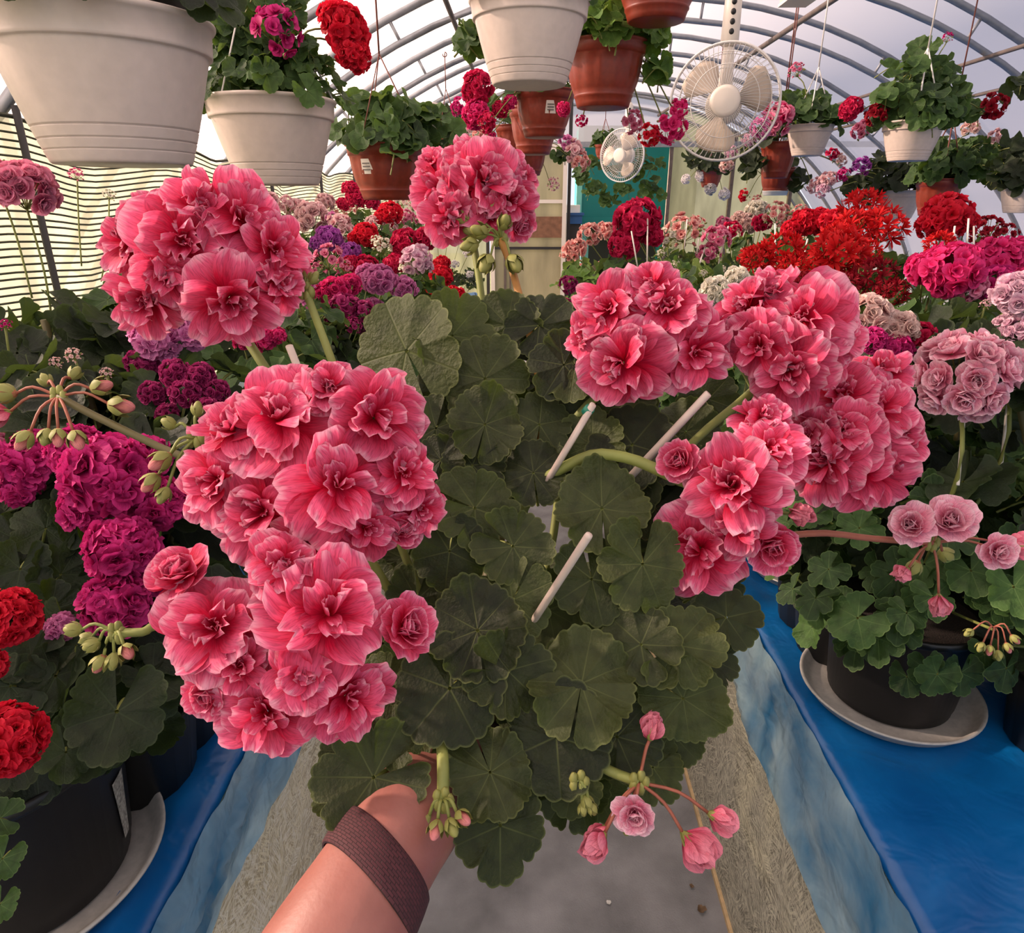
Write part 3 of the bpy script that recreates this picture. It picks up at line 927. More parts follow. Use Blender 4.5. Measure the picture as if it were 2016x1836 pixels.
LEAF_H = [leaf_mesh('geranium_leaf', 11 + k, 120, RH, 5 + k % 3, 'leaf_hero', (0.12, 0.17, 0.10, 0.2, 0.14)[k % 5], 0.055, (4, 10, 2)[k % 3], (0.07, 0.12, 0.16)[k % 3]) for k in range(6)]
LEAF_B = [leaf_mesh('small_geranium_leaf', 31 + k, 30, (0.05, 0.5, 1.0), 5, 'leaf_green', 0.16, 0.03, 24, 0.14) for k in range(4)]
LEAF_F = [leaf_mesh('frilled_leaf', 51 + k, 60, (0.04, 0.35, 0.7, 1.0), 5, 'leaf_green', 0.36, 0.07, 20, 0.12, True) for k in range(3)]
LEAF_M = [leaf_mesh('broad_geranium_leaf', 71 + k, 80, (0.04, 0.3, 0.6, 0.85, 1.0), 5, 'leaf_green', 0.16, 0.05, 16, 0.15) for k in range(4)]

# pots
def pot_profile_white():
    # rim radius 1, height 1.22 of radius; banded lower wall
    return [(0.0, 0.0), (0.40, 0.0), (0.46, 0.012), (0.60, 0.0), (0.615, 0.012), (0.622, 0.03), (0.650, 0.10), (0.651, 0.104), (0.640, 0.108), (0.640, 0.114), (0.654, 0.118), (0.656, 0.124), (0.681, 0.19), (0.682, 0.194), (0.670, 0.198), (0.670, 0.205), (0.686, 0.209), (0.688, 0.216), (0.712, 0.29), (0.713, 0.294), (0.700, 0.298), (0.700, 0.306), (0.718, 0.311), (0.721, 0.32),
            (0.80, 0.58), (0.885, 0.88), (0.893, 0.915), (0.895, 0.93), (0.90, 0.935), (0.932, 0.94), (0.940, 0.948), (0.942, 0.97), (0.96, 1.16), (0.985, 1.17), (1.0, 1.19), (1.0, 1.215), (0.985, 1.225), (0.955, 1.22), (0.93, 1.16), (0.90, 1.06), (0.0, 1.06)]
mb = MB(); mb.lathe(pot_profile_white(), 56)
POT_W = mb.mesh('white_hanging_pot', [M['whitepot']])
def flute(a, z):
    if 0.28 < z < 1.0:
        return 1 + 0.034 * (abs(math.sin(a * 8)) - 0.6) * min(1, (z - 0.28) * 4)
    return 1
mb = MB(); mb.lathe([(0.0, 0.0), (0.58, 0.0), (0.62, 0.015), (0.645, 0.10), (0.68, 0.20), (0.70, 0.22), (0.70, 0.25), (0.695, 0.27), (0.74, 0.36), (0.79, 0.5), (0.83, 0.66), (0.86, 0.82), (0.88, 0.98), (0.90, 1.0), (0.905, 1.03), (0.935, 1.04), (0.95, 1.2), (0.95, 1.24), (1.0, 1.26), (1.0, 1.29), (0.97, 1.30), (0.93, 1.22), (0.9, 1.12), (0.0, 1.12)], 72, 0, False, flute)
POT_T = mb.mesh('terracotta_pot', [M['terracotta']])
mb = MB(); mb.lathe([(0.0, 0.0), (0.76, 0.0), (0.79, 0.02), (0.80, 0.12), (0.815, 0.14), (0.93, 1.35), (0.98, 1.36), (1.0, 1.38), (1.0, 1.46), (0.985, 1.47), (0.94, 1.46), (0.92, 1.36), (0.90, 1.28), (0.0, 1.28)], 56)
POT_B = mb.mesh('black_pot', [M['blackpot']])
mb = MB(); mb.lathe([(0.0, 0.0), (0.86, 0.0), (0.90, 0.012), (0.985, 0.13), (1.0, 0.135), (1.0, 0.15), (0.98, 0.155), (0.955, 0.14), (0.89, 0.05), (0.84, 0.03), (0.0, 0.03)], 64)
SAUCER = mb.mesh('pot_saucer', [M['saucer']])
mb = MB(); mb.lathe([(0.0, 0.012), (0.4, 0.02), (0.8, 0.01), (0.9, 0.0)], 24)
SOIL = mb.mesh('soil_disc', [M['soil']])
mb = MB(); mb.lathe([(0.0, 0.0), (0.78, 0.0), (0.80, 0.02), (0.98, 1.4), (1.0, 1.42), (1.0, 1.5), (0.96, 1.5), (0.92, 1.35), (0.0, 1.35)], 16)
POT_S = mb.mesh('nursery_pot', [M['blackpot']])

def put(name, me, parent, base, loc, rot, sc, mat0=None):
    Mx = Matrix.Translation(Vector(loc) - Vector(base)) @ rot @ Matrix.Scale(sc, 4)
    return obj(name, me, parent, Mx, mat0)
def stalk(parent, base, pts, r, mat, name='flower_stalk', n=5):
    m1 = MB(); m1.tube([p - Vector(base) for p in smooth_path(pts, 4)], r, n)
    return obj(name, m1.mesh(name, [mat]), parent)
def leaf_rot(nrm, updir, rng, jit=0.5):
    """blade normal nrm, blade tip pointing along updir"""
    nrm = Vector(nrm).normalized()
    y = (Vector(updir) - nrm * nrm.dot(Vector(updir)))
    if y.length < 1e-4: y = nrm.orthogonal()
    y.normalize()
    x = y.cross(nrm).normalized()
    R = Matrix((x, y, nrm)).transposed().to_4x4()
    return R @ Matrix.Rotation(rng.uniform(-jit, jit), 4, 'Z')
def to_cam(p): return (CAM_P - Vector(p)).normalized()

# ------------------------------------------------------------------ the hand-held geranium
HP = at(930, 1560, 0.53)               # base of its pot
hp = thing('held_geranium', 'large geranium with coral pink double flowers held up by hand in the aisle', 'potted plant', HP)
rng = random.Random(7)
pot_r = 0.052
put('pot', POT_S, hp, HP, HP, Matrix(), pot_r)
put('soil', SOIL, hp, HP, HP + Vector((0, 0, pot_r * 1.36)), Matrix(), pot_r)
crown = HP + Vector((0, 0, pot_r * 1.4))
for (px, py, d) in ((900, 1250, 0.50), (1120, 1180, 0.52), (1000, 1000, 0.56), (1180, 1250, 0.5)):
    e = at(px, py, d)
    stalk(hp, HP, [crown - Vector((0, 0, 0.01)), crown.lerp(e, 0.5) + rvec(rng, 0.01), e], 0.005, M['stem_dark'], 'branch', 7)

# leaves: pixel of the blade centre, blade radius in pixels, distance, tip direction in the picture (deg, 0=up, 90=right), tilt x, tilt y
LV = [(800, 690, 118, .56, -40, -.5, .2), (890, 660, 88, .57, 25, .4, .3), (1000, 640, 72, .58, -30, -.2, .5), (1062, 640, 72, .57, 40, .3, .4), (955, 745, 88, .55, 0, 0, .7), (955, 835, 80, .53, 20, .1, .8),
      (1062, 835, 68, .54, 10, .2, .6), (1095, 745, 58, .56, 20, .2, .5), (868, 905, 52, .52, -40, -.3, .5), (935, 1000, 92, .49, 100, .2, .5), (930, 915, 70, .52, -10, 0, .6), (1185, 1000, 98, .49, 10, .1, .6),
      (885, 1085, 78, .48, 200, -.2, .2), (1010, 1075, 82, .48, 130, .2, .3), (1050, 930, 70, .52, -20, .1, .8), (1165, 1140, 84, .48, 170, 0, .1), (1265, 1110, 90, .47, 190, .1, .2), (940, 1240, 104, .45, -10, -.1, .5),
      (885, 1355, 112, .43, 215, -.2, .2), (1000, 1320, 92, .44, 110, .3, .2), (1145, 1345, 116, .44, 20, .1, .4), (1262, 1268, 82, .46, -40, 0, .6), (1335, 1270, 88, .46, 60, .3, .4), (1345, 1375, 88, .46, 130, .4, .1),
      (1095, 1450, 112, .43, 170, 0, .2), (735, 1530, 112, .41, -120, -.2, .3), (965, 1520, 90, .42, 170, 0, .4), (985, 1625, 98, .42, 180, 0, -.2), (1215, 1450, 88, .45, 150, .3, .2), (770, 1450, 66, .43, -60, -.2, .5),
      (1245, 875, 92, .53, 40, .2, .6), (1165, 875, 72, .54, -30, -.1, .6), (1350, 850, 72, .56, 40, .3, .5), (1430, 1215, 72, .50, 80, .4, .3), (820, 1180, 66, .50, 200, -.3, .3), (1080, 1200, 76, .50, 180, 0, .2),
      (1395, 785, 62, .58, 30, .2, .5), (665, 1560, 52, .45, -120, -.4, .2), (870, 770, 70, .57, -20, -.2, .7), (1130, 1535, 66, .46, 180, 0, .2), (1285, 1510, 66, .47, 160, .3, .1), (1290, 1000, 80, .53, 60, .2, .4),
      (1010, 1180, 84, .47, 200, -.1, .3), (800, 1100, 70, .52, 220, -.3, .2), (700, 1480, 70, .45, -100, -.3, .3), (840, 1500, 84, .44, 190, -.1, .3), (1180, 1400, 80, .46, 100, .2, .3), (1060, 1380, 90, .46, 60, .1, .5),
      (760, 1350, 70, .47, -90, -.4, .3), (1390, 1290, 70, .49, 90, .5, .2), (1320, 1440, 70, .48, 130, .4, .1), (1400, 1150, 70, .52, 60, .3, .3), (1340, 960, 76, .55, 40, .2, .5), (1120, 800, 60, .57, 0, .1, .6)]
def picdir(deg):
    a = math.radians(deg)
    return CAM_M.to_3x3() @ Vector((math.sin(a), math.cos(a), 0))
camx = CAM_M.to_3x3() @ Vector((1, 0, 0)); camy = CAM_M.to_3x3() @ Vector((0, 1, 0))
for i, (px, py, r, d, ang, tx, ty) in enumerate(LV):
    c = at(px, py, d)
    nrm = to_cam(c) + camx * (tx * 0.8 + rng.uniform(-.2, .2)) + camy * (ty * 0.55 + rng.uniform(-.2, .2))
    me = LEAF_H[i % len(LEAF_H)]
    put('leaf', me, hp, HP, c, leaf_rot(nrm, picdir(ang), rng, 0.25), r * d / FPX * 1.08)
# inner leaves that fill the plant behind the outer ones
for i in range(64):
    a = rng.uniform(0, 6.28); q = math.sqrt(rng.random())
    px = 1075 + 330 * q * math.cos(a) - 20; py = 1130 + 430 * q * math.sin(a)
    d = rng.uniform(0.53, 0.62) - max(0, (py - 1150)) * 0.00012
    c = at(px, py, d)
    nrm = to_cam(c) + Vector((0, 0, 0.8)) + rvec(rng, 0.5)
    put('leaf', LEAF_H[i % len(LEAF_H)], hp, HP, c, leaf_rot(nrm, rvec(rng), rng, 0.5), rng.uniform(62, 92) * d / FPX)

def held_head(name_label, centre, florets, stalk_pts, r_st=0.0034, mats=None, st_mat='stem', dome=0.55):
    """centre (px,py,d): middle of the umbel; florets (px,py,r_px[,kind]) stand on a dome that bulges to the viewer"""
    cx, cy, d0 = centre
    ctr = at(cx, cy, d0)
    ext = max(math.hypot(f[0] - cx, f[1] - cy) for f in florets) + 1e-3
    base_w = ctr
    hub = at(cx, cy + 30, d0 + 0.035)
    mped = MB()
    fl = []
    for j, f in enumerate(florets):
        px, py, r = f[:3]
        q = math.hypot(px - cx, py - cy) / ext
        dd = d0 - dome * 0.055 * (1 - q * q) - 0.002 * (j % 3)
        c = at(px, py, dd)
        nrm = to_cam(c) + camx * ((px - cx) / ext * 0.75) + camy * (-(py - cy) / ext * 0.75 + 0.12) + rvec(rng, 0.16)
        nrm.normalize()
        R = r * dd / FPX
        fl.append((c - nrm * R * 0.25, nrm, R, f[3] if len(f) > 3 else 'h'))
        mped.tube([p - HP for p in smooth_path([hub, hub.lerp(c, 0.5) - nrm * 0.008, c - nrm * R * 0.3], 3)], 0.0013, 4)
    head = obj('flower_head', mped.mesh('pedicels', [M['stem']]), hp)
    if name_label: head['label'] = name_label
    for j, (c, nrm, R, kd) in enumerate(fl):
        spin = rng.uniform(0, 6.28)
        if kd == 'h':
            put('floret', HERO[rng.randrange(len(HERO))], head, HP, c, zrot(nrm, spin), R * 1.06)
        elif kd == 'r':
            put('floret', ROSE[rng.randrange(len(ROSE))], head, HP, c, zrot(nrm, spin), R * 1.1, M['coral'])
        elif kd == 'b':
            o = put('bud', BUD[rng.randrange(len(BUD))], head, HP, c, zrot(nrm, spin), R * 0.95)
        elif kd == 'g':
            put('bud', GBUD[rng.randrange(len(GBUD))], head, HP, c, zrot(nrm, spin), R, M['sepal'] if rng.random() < 0.6 else None)
    if stalk_pts:
        stalk(head, HP, [hub] + [at(*p) for p in stalk_pts], r_st, M[st_mat], 'flower_stalk', 8)
    return head

held_head('coral flower head at upper left, in front of the shade net', (395, 505, .49), [(360, 475, 100), (455, 590, 100), (285, 590, 82), (475, 425, 92), (545, 490, 82), (250, 470, 70), (300, 425, 66), (400, 405, 80), (555, 560, 60), (330, 540, 70)],
          [(500, 690, .50), (560, 790, .50), (700, 1050, .51), (880, 1350, .52)])
held_head('largest coral flower head at left centre', (610, 930, .43), [(545, 820, 112), (745, 815, 106), (672, 955, 112), (515, 1005, 110), (425, 945, 96), (455, 840, 78), (800, 930, 74), (830, 1000, 58), (650, 760, 62), (600, 1080, 84), (790, 1040, 50, 'r'), (720, 1040, 70)],
          [(700, 1120, .47), (820, 1330, .50)])
held_head('coral flower head at lower left above the wrist', (580, 1240, .40), [(420, 1232, 112), (645, 1205, 132), (800, 1235, 68, 'r'), (520, 1405, 104), (685, 1375, 98), (352, 1125, 68, 'r'), (410, 1365, 54, 'r'), (560, 1110, 76), (600, 1320, 80), (470, 1310, 60)],
          [(740, 1340, .46), (860, 1440, .50)])
held_head('coral flower head on a tall stalk at top centre', (930, 375, .62), [(862, 375, 80), (955, 355, 84), (1005, 395, 62), (925, 312, 56), (1025, 440, 38, 'r'), (885, 430, 60), (995, 320, 46), (1030, 350, 36), (850, 320, 40), (970, 430, 50)],
          [(925, 430, .64), (945, 560, .63), (955, 680, .61), (990, 900, .57), (1020, 1200, .55)], st_mat='stem')
held_head('coral flower head right of the leaves, leftmost of the right-hand heads', (1290, 660, .52), [(1200, 605, 86), (1315, 600, 80), (1222, 715, 92), (1370, 695, 84), (1150, 660, 50), (1280, 560, 60), (1410, 660, 60)],
          [(1200, 760, .54), (1120, 850, .55), (1090, 1050, .55), (1050, 1250, .54)])
held_head('coral flower head in the middle of the right-hand row', (1550, 670, .52), [(1580, 620, 100), (1550, 730, 94), (1470, 600, 72), (1490, 680, 74), (1640, 650, 70), (1520, 570, 62), (1620, 700, 70)],
          [(1470, 780, .54), (1370, 865, .54), (1250, 1000, .54), (1130, 1200, .54)])
held_head('rightmost coral flower head hanging over the right bench', (1690, 850, .54), [(1655, 770, 84), (1730, 800, 84), (1625, 905, 86), (1695, 930, 90), (1765, 860, 66), (1735, 730, 62), (1660, 850, 74), (1750, 930, 56), (1590, 850, 60)],
          [(1560, 860, .55), (1400, 880, .55), (1250, 1050, .54), (1150, 1230, .54)])
held_head('coral flower head with half-open buds at right centre', (1450, 960, .48), [(1440, 955, 106), (1372, 1085, 98), (1522, 1075, 58, 'r'), (1338, 908, 46, 'r'), (1515, 880, 78), (1565, 1012, 46, 'b'), (1500, 820, 56), (1450, 1040, 66)],
          [(1340, 945, .49), (1230, 900, .50), (1140, 905, .51), (1030, 1000, .53), (1010, 1250, .53)], r_st=0.0044)
# loose umbels of buds
def bud_umbel(lab, hub_p, buds, stalk_pts, kind, r_st=0.003, st='stem', ped='stem'):
    hub = at(*hub_p)
    mped = MB()
    for (px, py, d, r, k2) in buds:
        c = at(px, py, d); dv = (c - hub)
        tip = dv.normalized()
        mped.tube([p - HP for p in smooth_path([hub, hub.lerp(c, 0.55) + Vector((0, 0, 0.006)), c], 3)], 0.0011, 5)
    head = obj('bud_umbel', mped.mesh('pedicels', [M[ped]]), hp)
    head['label'] = lab
    for (px, py, d, r, k2) in buds:
        c = at(px, py, d); tip = (c - hub).normalized()
        R = r * d / FPX
        if k2 == 'b':
            put('bud', BUD[rng.randrange(3)], head, HP, c, zrot(tip + to_cam(c) * 0.35, rng.uniform(0, 6)), R * 1.35)
        elif k2 == 'r':
            put('bud', ROSE[rng.randrange(4)], head, HP, c, zrot(to_cam(c) + tip * 0.5, rng.uniform(0, 6)), R * 1.15)
        else:
            put('bud', GBUD[rng.randrange(2)], head, HP, c, zrot(tip, rng.uniform(0, 6)), R * 1.3, M['sepal'] if k2 == 'g' else None)
    stalk(head, HP, [hub] + [at(*p) for p in stalk_pts], r_st, M[st], 'flower_stalk', 8)
    m1 = MB()
    for k in range(5):
        a = 2 * PI * k / 5
        m1.ellipsoid(hub - HP + (camx * math.cos(a) + camy * math.sin(a)) * 0.004, (0.003, 0.003, 0.005), None, 6, 4)
    obj('bract', m1.mesh('bract', [M['sepal']]), head)
    return head
bud_umbel('drooping umbel of pink buds at the lower right of the held plant', (1258, 1540, .42), [(1279, 1455, .42, 34, 'b'), (1250, 1600, .41, 42, 'r'), (1192, 1625, .42, 26, 'b'), (1190, 1640, .41, 36, 'b'), (1345, 1640, .41, 46, 'b'), (1395, 1600, .42, 34, 'b'), (1240, 1610, .42, 18, 'g')],
          [(1180, 1505, .43), (1080, 1420, .44), (1060, 1380, .47)], 'b', 0.0032, 'stem', 'stem_red')
bud_umbel('horizontal umbel of pink rosebuds reaching right over the black pot', (1835, 1068, .56), [(1795, 1035, .55, 44, 'r'), (1868, 1028, .55, 50, 'r'), (1960, 1085, .55, 38, 'r'), (1978, 1075, .56, 34, 'b'), (1788, 1118, .56, 22, 'b'), (1808, 1105, .57, 18, 'p'), (1848, 1170, .56, 26, 'b'), (1855, 1085, .57, 18, 'g')],
          [(1720, 1060, .56), (1590, 1050, .55), (1400, 1090, .54), (1200, 1230, .53)], 'r', 0.0028, 'stem_red', 'stem_red')
bud_umbel('green bud cluster on the orange stalk beside the top flower head', (985, 470, .60), [(930, 440, .60, 20, 'g'), (975, 425, .60, 20, 'g'), (940, 480, .59, 20, 'g'), (965, 505, .59, 22, 'g'), (958, 460, .59, 20, 'g'), (1005, 505, .59, 22, 'g'), (990, 450, .59, 18, 'g'), (945, 460, .60, 18, 'g')],
          [(1005, 520, .60), (1035, 630, .58), (1060, 740, .56), (1060, 900, .55)], 'g', 0.0034, 'stem_orange')
bud_umbel('green bud cluster hanging in front of the wrist', (872, 1575, .40), [(845, 1605, .40, 20, 'g'), (862, 1615, .39, 20, 'p'), (885, 1612, .39, 20, 'g'), (900, 1600, .39, 20, 'p'), (870, 1610, .41, 18, 'g')],
          [(872, 1500, .41), (868, 1440, .44)], 'g', 0.0036, 'stem')
bud_umbel('bud cluster at the left edge of the lower flower head', (230, 1245, .46), [(160, 1240, .46, 18, 'g'), (195, 1262, .46, 18, 'g'), (205, 1290, .46, 20, 'p'), (245, 1272, .45, 20, 'p'), (225, 1285, .46, 18, 'g'), (180, 1255, .47, 16, 'g')],
          [(280, 1244, .46), (340, 1235, .47), (600, 1300, .5)], 'g', 0.003, 'stem')
bud_umbel('spidery umbel of green and pink buds at far left', (115, 780, .50), [(30, 775, .50, 24, 'p'), (20, 810, .50, 30, 'b'), (60, 850, .49, 22, 'p'), (95, 845, .49, 18, 'g'), (115, 845, .49, 20, 'p'), (145, 850, .49, 22, 'p'), (180, 765, .50, 22, 'p'), (215, 795, .50, 26, 'p'), (140, 745, .51, 16, 'g'), (95, 755, .51, 16, 'g')],
          [(180, 815, .50), (310, 878, .50), (480, 960, .5), (760, 1200, .52)], 'p', 0.0028, 'stem_dark', 'stem_red')
bud_umbel('bud cluster left of the largest coral head', (385, 862, .47), [(345, 840, .47, 16, 'g'), (388, 820, .47, 16, 'g'), (335, 895, .46, 24, 'p'), (312, 935, .46, 22, 'p'), (330, 960, .46, 18, 'g')],
          [(430, 880, .48), (560, 1000, .49), (800, 1250, .51)], 'g', 0.0026, 'stem')
bud_umbel('tiny green bud pair on the stalk above the largest head', (602, 575, .50), [(592, 560, .50, 14, 'g'), (612, 558, .50, 14, 'g'), (603, 552, .50, 12, 'g')],
          [(612, 600, .50), (655, 715, .49), (720, 900, .50), (860, 1250, .51)], 'g', 0.0030, 'stem')
bud_umbel('small green bud nodding under the lower right leaves', (1140, 1540, .42), [(1150, 1565, .42, 16, 'g'), (1160, 1580, .42, 14, 'g'), (1146, 1580, .42, 14, 'g')],
          [(1125, 1505, .43), (1100, 1440, .46)], 'g', 0.0024, 'stem')
# support sticks stuck in the pot
def stick(p0, p1, r, tie=False, mat='stick'):
    a = at(*p0); b = at(*p1)
    far = b + (b - a) * 0.6
    m1 = MB(); m1.tube([a - HP, a.lerp(b, 0.02) - HP, far.lerp(crown, 0.15) - HP], [r * 0.9, r, r], 10)
    o = obj('support_stick', m1.mesh('support_stick', [M[mat]]), hp)
    if tie:
        m2 = MB(); c = a.lerp(b, 0.12); d = (b - a).normalized()
        m2.tube([c - HP, c + d * 0.006 - HP], r * 1.5, 10)
        obj('tie', m2.mesh('tie', [M['tie']]), o)
stick((1160, 1052, .42), (1055, 1215, .47), 0.0026)
stick((1168, 796, .49), (1122, 850, .51), 0.0026, True)
stick((1395, 774, .49), (1310, 850, .51), 0.0029)
stick((569, 680, .47), (582, 730, .48), 0.0026)

# ------------------------------------------------------------------ the arm that holds it
person = thing('person', 'bare left forearm with a maroon woven wristband, lifting the coral geranium from below', 'person', at(640, 1930, .36))
PB = Vector(person.location)
# one continuous surface: overlapping tapered limbs fused by a voxel remesh
mb = MB()
CZ = CAM_M.to_3x3() @ Vector((0, 0, -1))
def tow(p, a, b, c): return p + camx * a + camy * b + CZ * c
ARM = [((520, 2150, .345), .0445), ((560, 2070, .352), .0435), ((625, 1945, .362), .0415), ((680, 1836, .375), .0380), ((715, 1765, .386), .0348), ((745, 1705, .398), .0322), ((775, 1652, .412), .0330), ((808, 1600, .432), .0345), ((840, 1555, .452), .0300), ((855, 1530, .465), .0220)]
apts = smooth_path([at(*p) - PB for p, r in ARM], 4)
arad = []
for i in range(len(ARM) - 1):
    arad += [ARM[i][1] + (ARM[i + 1][1] - ARM[i][1]) * k / 4 for k in range(4)]
arad.append(ARM[-1][1])
mb.tube(apts, arad, 28)
pp = at(*ARM[8][0]) - PB
for k, (ox, oy, L) in enumerate(((-0.026, 0.004, .92), (-0.009, 0.008, 1.0), (0.009, 0.008, .95), (0.026, 0.002, .78))):
    b0 = tow(pp, ox * .7, oy - .004, .006)
    mb.tube(smooth_path([b0, tow(pp, ox, oy + .016, .020), tow(pp, ox * 1.1, oy + .030 * L, .040 * L), tow(pp, ox * 1.0, oy + .030 * L, .062 * L), tow(pp, ox * .9, oy + .016 * L, .076 * L)], 4),
            [.0105] * 5 + [.0098] * 4 + [.0090] * 4 + [.0084] * 3 + [.006], 12)
t0 = at(*ARM[6][0]) - PB
mb.tube(smooth_path([tow(t0, .008, .004, .002), tow(t0, .022, .012, .014), tow(t0, .026, .030, .038), tow(t0, .024, .046, .060), tow(t0, .016, .056, .078)], 4), [.020] * 4 + [.0165] * 3 + [.0125] * 4 + [.0108] * 4 + [.009, .006], 14)
o = obj('arm_and_hand', mb.mesh('arm_and_hand', [M['skin']]), person)
rm = o.modifiers.new('fuse', 'REMESH'); rm.mode = 'VOXEL'; rm.voxel_size = .0022; rm.use_smooth_shade = True
sm = o.modifiers.new('soften', 'SMOOTH'); sm.factor = .5; sm.iterations = 8
# wristband: an elliptic woven strap around the wrist
ax0, ax1 = at(*ARM[4][0]), at(*ARM[6][0])
axd = (ax1 - ax0).normalized(); axm = at(738, 1716, .396)
e1 = (camx - axd * camx.dot(axd)).normalized(); e2 = axd.cross(e1).normalized()
rows = []; uvs = []
for i, (f, k) in enumerate(((0.0, .0), (0.0, .0012), (0.06, .0022), (0.3, .0026), (0.6, .0026), (0.94, .0022), (1.0, .0012), (1.0, .0))):
    row = []; ur = []
    for j in range(65):
        a = 2 * PI * j / 64
        sl = -0.0105 * math.cos(a)
        s_ = -0.012 + 0.024 * f + sl
        r0 = .0331 - s_ * .055 + k
        row.append(axm + axd * s_ + (e1 * math.cos(a) + e2 * math.sin(a)) * r0 - PB)
        ur.append((j / 64, f))
    rows.append(row); uvs.append(ur)
mb = MB(); mb.grid(rows, uvs)
o = obj('wristband', mb.mesh('wristband', [M['band']]), person)
o['label'] = 'maroon woven wristband'

# ------------------------------------------------------------------ potted plants standing on the benches
STACK = 0
POTS = [(0.634, 0.985, 0.15), (1.0, 1.03, 0.14), (0.98, 1.45, 0.14), (0.66, 1.42, 0.14), (0.62, 1.85, 0.14), (-0.632, 0.615, 0.155)]   # saucers already standing on the benches
def bench_plant(label, heads, color, style='dome', leaf='leaf_green', n=34, pot_r=0.085, lr=(0.036, 0.056), spread=0.12, fmin=0.16, group='potted geraniums on the benches', base=None, big=None, frilly=False, ftop=None):
    """heads: (px,py,d,r_px[,colour[,style]]) one tuple per flower head"""
    global STACK
    STACK += 1
    rg = random.Random(1000 + STACK * 17)
    hs = [(at(h[0], h[1], h[2]), h[3] * h[2] / FPX, h[4] if len(h) > 4 else color, h[5] if len(h) > 5 else style) for h in heads]
    cx = sum(h[0].x for h in hs) / len(hs); cy = sum(h[0].y for h in hs) / len(hs)
    if base: cx, cy = base
    if cx < 0.02: cx = min(cx, XL - pot_r - 0.03)
    else: cx = max(cx, XR + pot_r + 0.03)
    for it in range(60):
        for (qx, qy, qr) in POTS:
            dx, dy = cx - qx, cy - qy
            dd = math.hypot(dx, dy) or 1e-3
            need = qr + pot_r + 0.008
            if dd < need:
                cx += dx / dd * (need - dd) * 0.6 + 0.001; cy += dy / dd * (need - dd) * 0.6 + 0.004
        if hs[0][0].x < 0.02: cx = max(-1.37 + pot_r + 0.02, min(cx, XL - pot_r - 0.03))
        else: cx = max(XR + pot_r + 0.03, min(cx, 2.8))
    POTS.append((cx, cy, pot_r))
    B = Vector((cx, cy, BZ + 0.004))
    t = thing('potted_geranium', label, 'potted plant', B, group)
    put('pot', POT_S, t, B, B, Matrix(), pot_r)
    put('soil', SOIL, t, B, B + Vector((0, 0, pot_r * 1.37)), Matrix(), pot_r)
    top = min(h[0].z - h[1] for h in hs) - 0.005
    top = max(top, BZ + 0.2)
    if ftop: top = min(top, ftop)
    crown = B + Vector((0, 0, pot_r * 1.4))
    lm = M[leaf]
    # leafy body: leaves sit on a barrel-shaped shell from the pot rim to just below the flowers
    pool = LEAF_F if frilly else (LEAF_M if big else LEAF_B)
    h0 = BZ + fmin
    for k in range(n):
        f = (k + 0.5) / n
        f = 1 - (1 - f) ** 1.0 if k % 3 else 1.0 - 0.12 * rg.random()
        z = h0 + (top - h0) * f
        a = rg.uniform(0, 6.28)
        rad = spread * (0.65 + 0.5 * math.sin(PI * (0.15 + 0.7 * f))) * (rg.uniform(0.7, 1.1) if f < 0.86 else math.sqrt(rg.random()))
        mid = Vector((cx, cy, 0)).lerp(Vector((sum(h[0].x for h in hs) / len(hs), sum(h[0].y for h in hs) / len(hs), 0)), f)
        c = Vector((mid.x + rad * math.cos(a), mid.y + rad * math.sin(a), z + rg.uniform(-.02, .02)))
        nrm = Vector((math.cos(a) * 0.7, math.sin(a) * 0.7, 0.55 + f * 0.7)) + rvec(rg, 0.35)
        put('leaf', rg.choice(pool), t, B, c, leaf_rot(nrm, (math.cos(a), math.sin(a), -0.2), rg, 0.5), rg.uniform(*lr), lm)
    stalk(t, B, [crown - Vector((0, 0, 0.01)), crown.lerp(Vector((mid.x, mid.y, top)), 0.5) + Vector((rg.uniform(-.02, .02), rg.uniform(-.02, .02), 0)), Vector((mid.x, mid.y, top))], 0.006, M['stem_dark'], 'main_stem', 5)
    for (c, R, colr, sty) in hs:
        nrm = (Vector((0, 0, 1)) + to_cam(c) * 0.75 + rvec(rg, 0.18)).normalized()
        low = Vector((cx, cy, 0)).lerp(Vector((c.x, c.y, 0)), 0.55); low.z = max(BZ + 0.2, c.z - R - 0.16)
        if sty == 'florets' or sty == 'roses':
            mped = MB(); hub = c - nrm * R * 0.7
            fl = []
            nf = 14 if sty == 'florets' else 13
            for d in dome_dirs(nf, rg, -0.2):
                q = zrot(nrm, 1.0).to_3x3() @ Vector((d.x * .72, d.y * .72, d.z * .55))
                dv = zrot(nrm, 1.0).to_3x3() @ d
                fl.append((c + q * R, dv)); mped.tube([hub - B, c + q * R * 0.9 - B], 0.0012, 3, 0, False)
            hd = obj('flower_head', mped.mesh('pedicels', [M['stem_red']]), t)
            for (p, dv) in fl:
                put('floret', rg.choice(MED if sty == 'florets' else ROSE), hd, B, p - dv * R * 0.12, zrot((dv + rvec(rg, .2)).normalized(), rg.uniform(0, 6)), R * rg.uniform(.44, .56), M[colr])
        else:
            place_head(t, B, c, nrm, R * 1.08, colr, sty, R * FPX / max(.1, (c - CAM_P).length), rg)
        stalk(t, B, [c - nrm * R * 0.6, (c - nrm * R * 0.6).lerp(low, 0.5) + Vector((rg.uniform(-.006, .006), 0, 0)), low], max(0.0018, R * 0.03), M['stem'], 'flower_stalk', 4)
    return t, B

def white_stake(t, B, p0, p1, r=0.0026):
    a = at(*p0); b = at(*p1)
    m1 = MB(); m1.tube([a - B, b - B], r, 5)
    obj('stake', m1.mesh('stake', [M['stick_white']]), t)

BP = bench_plant
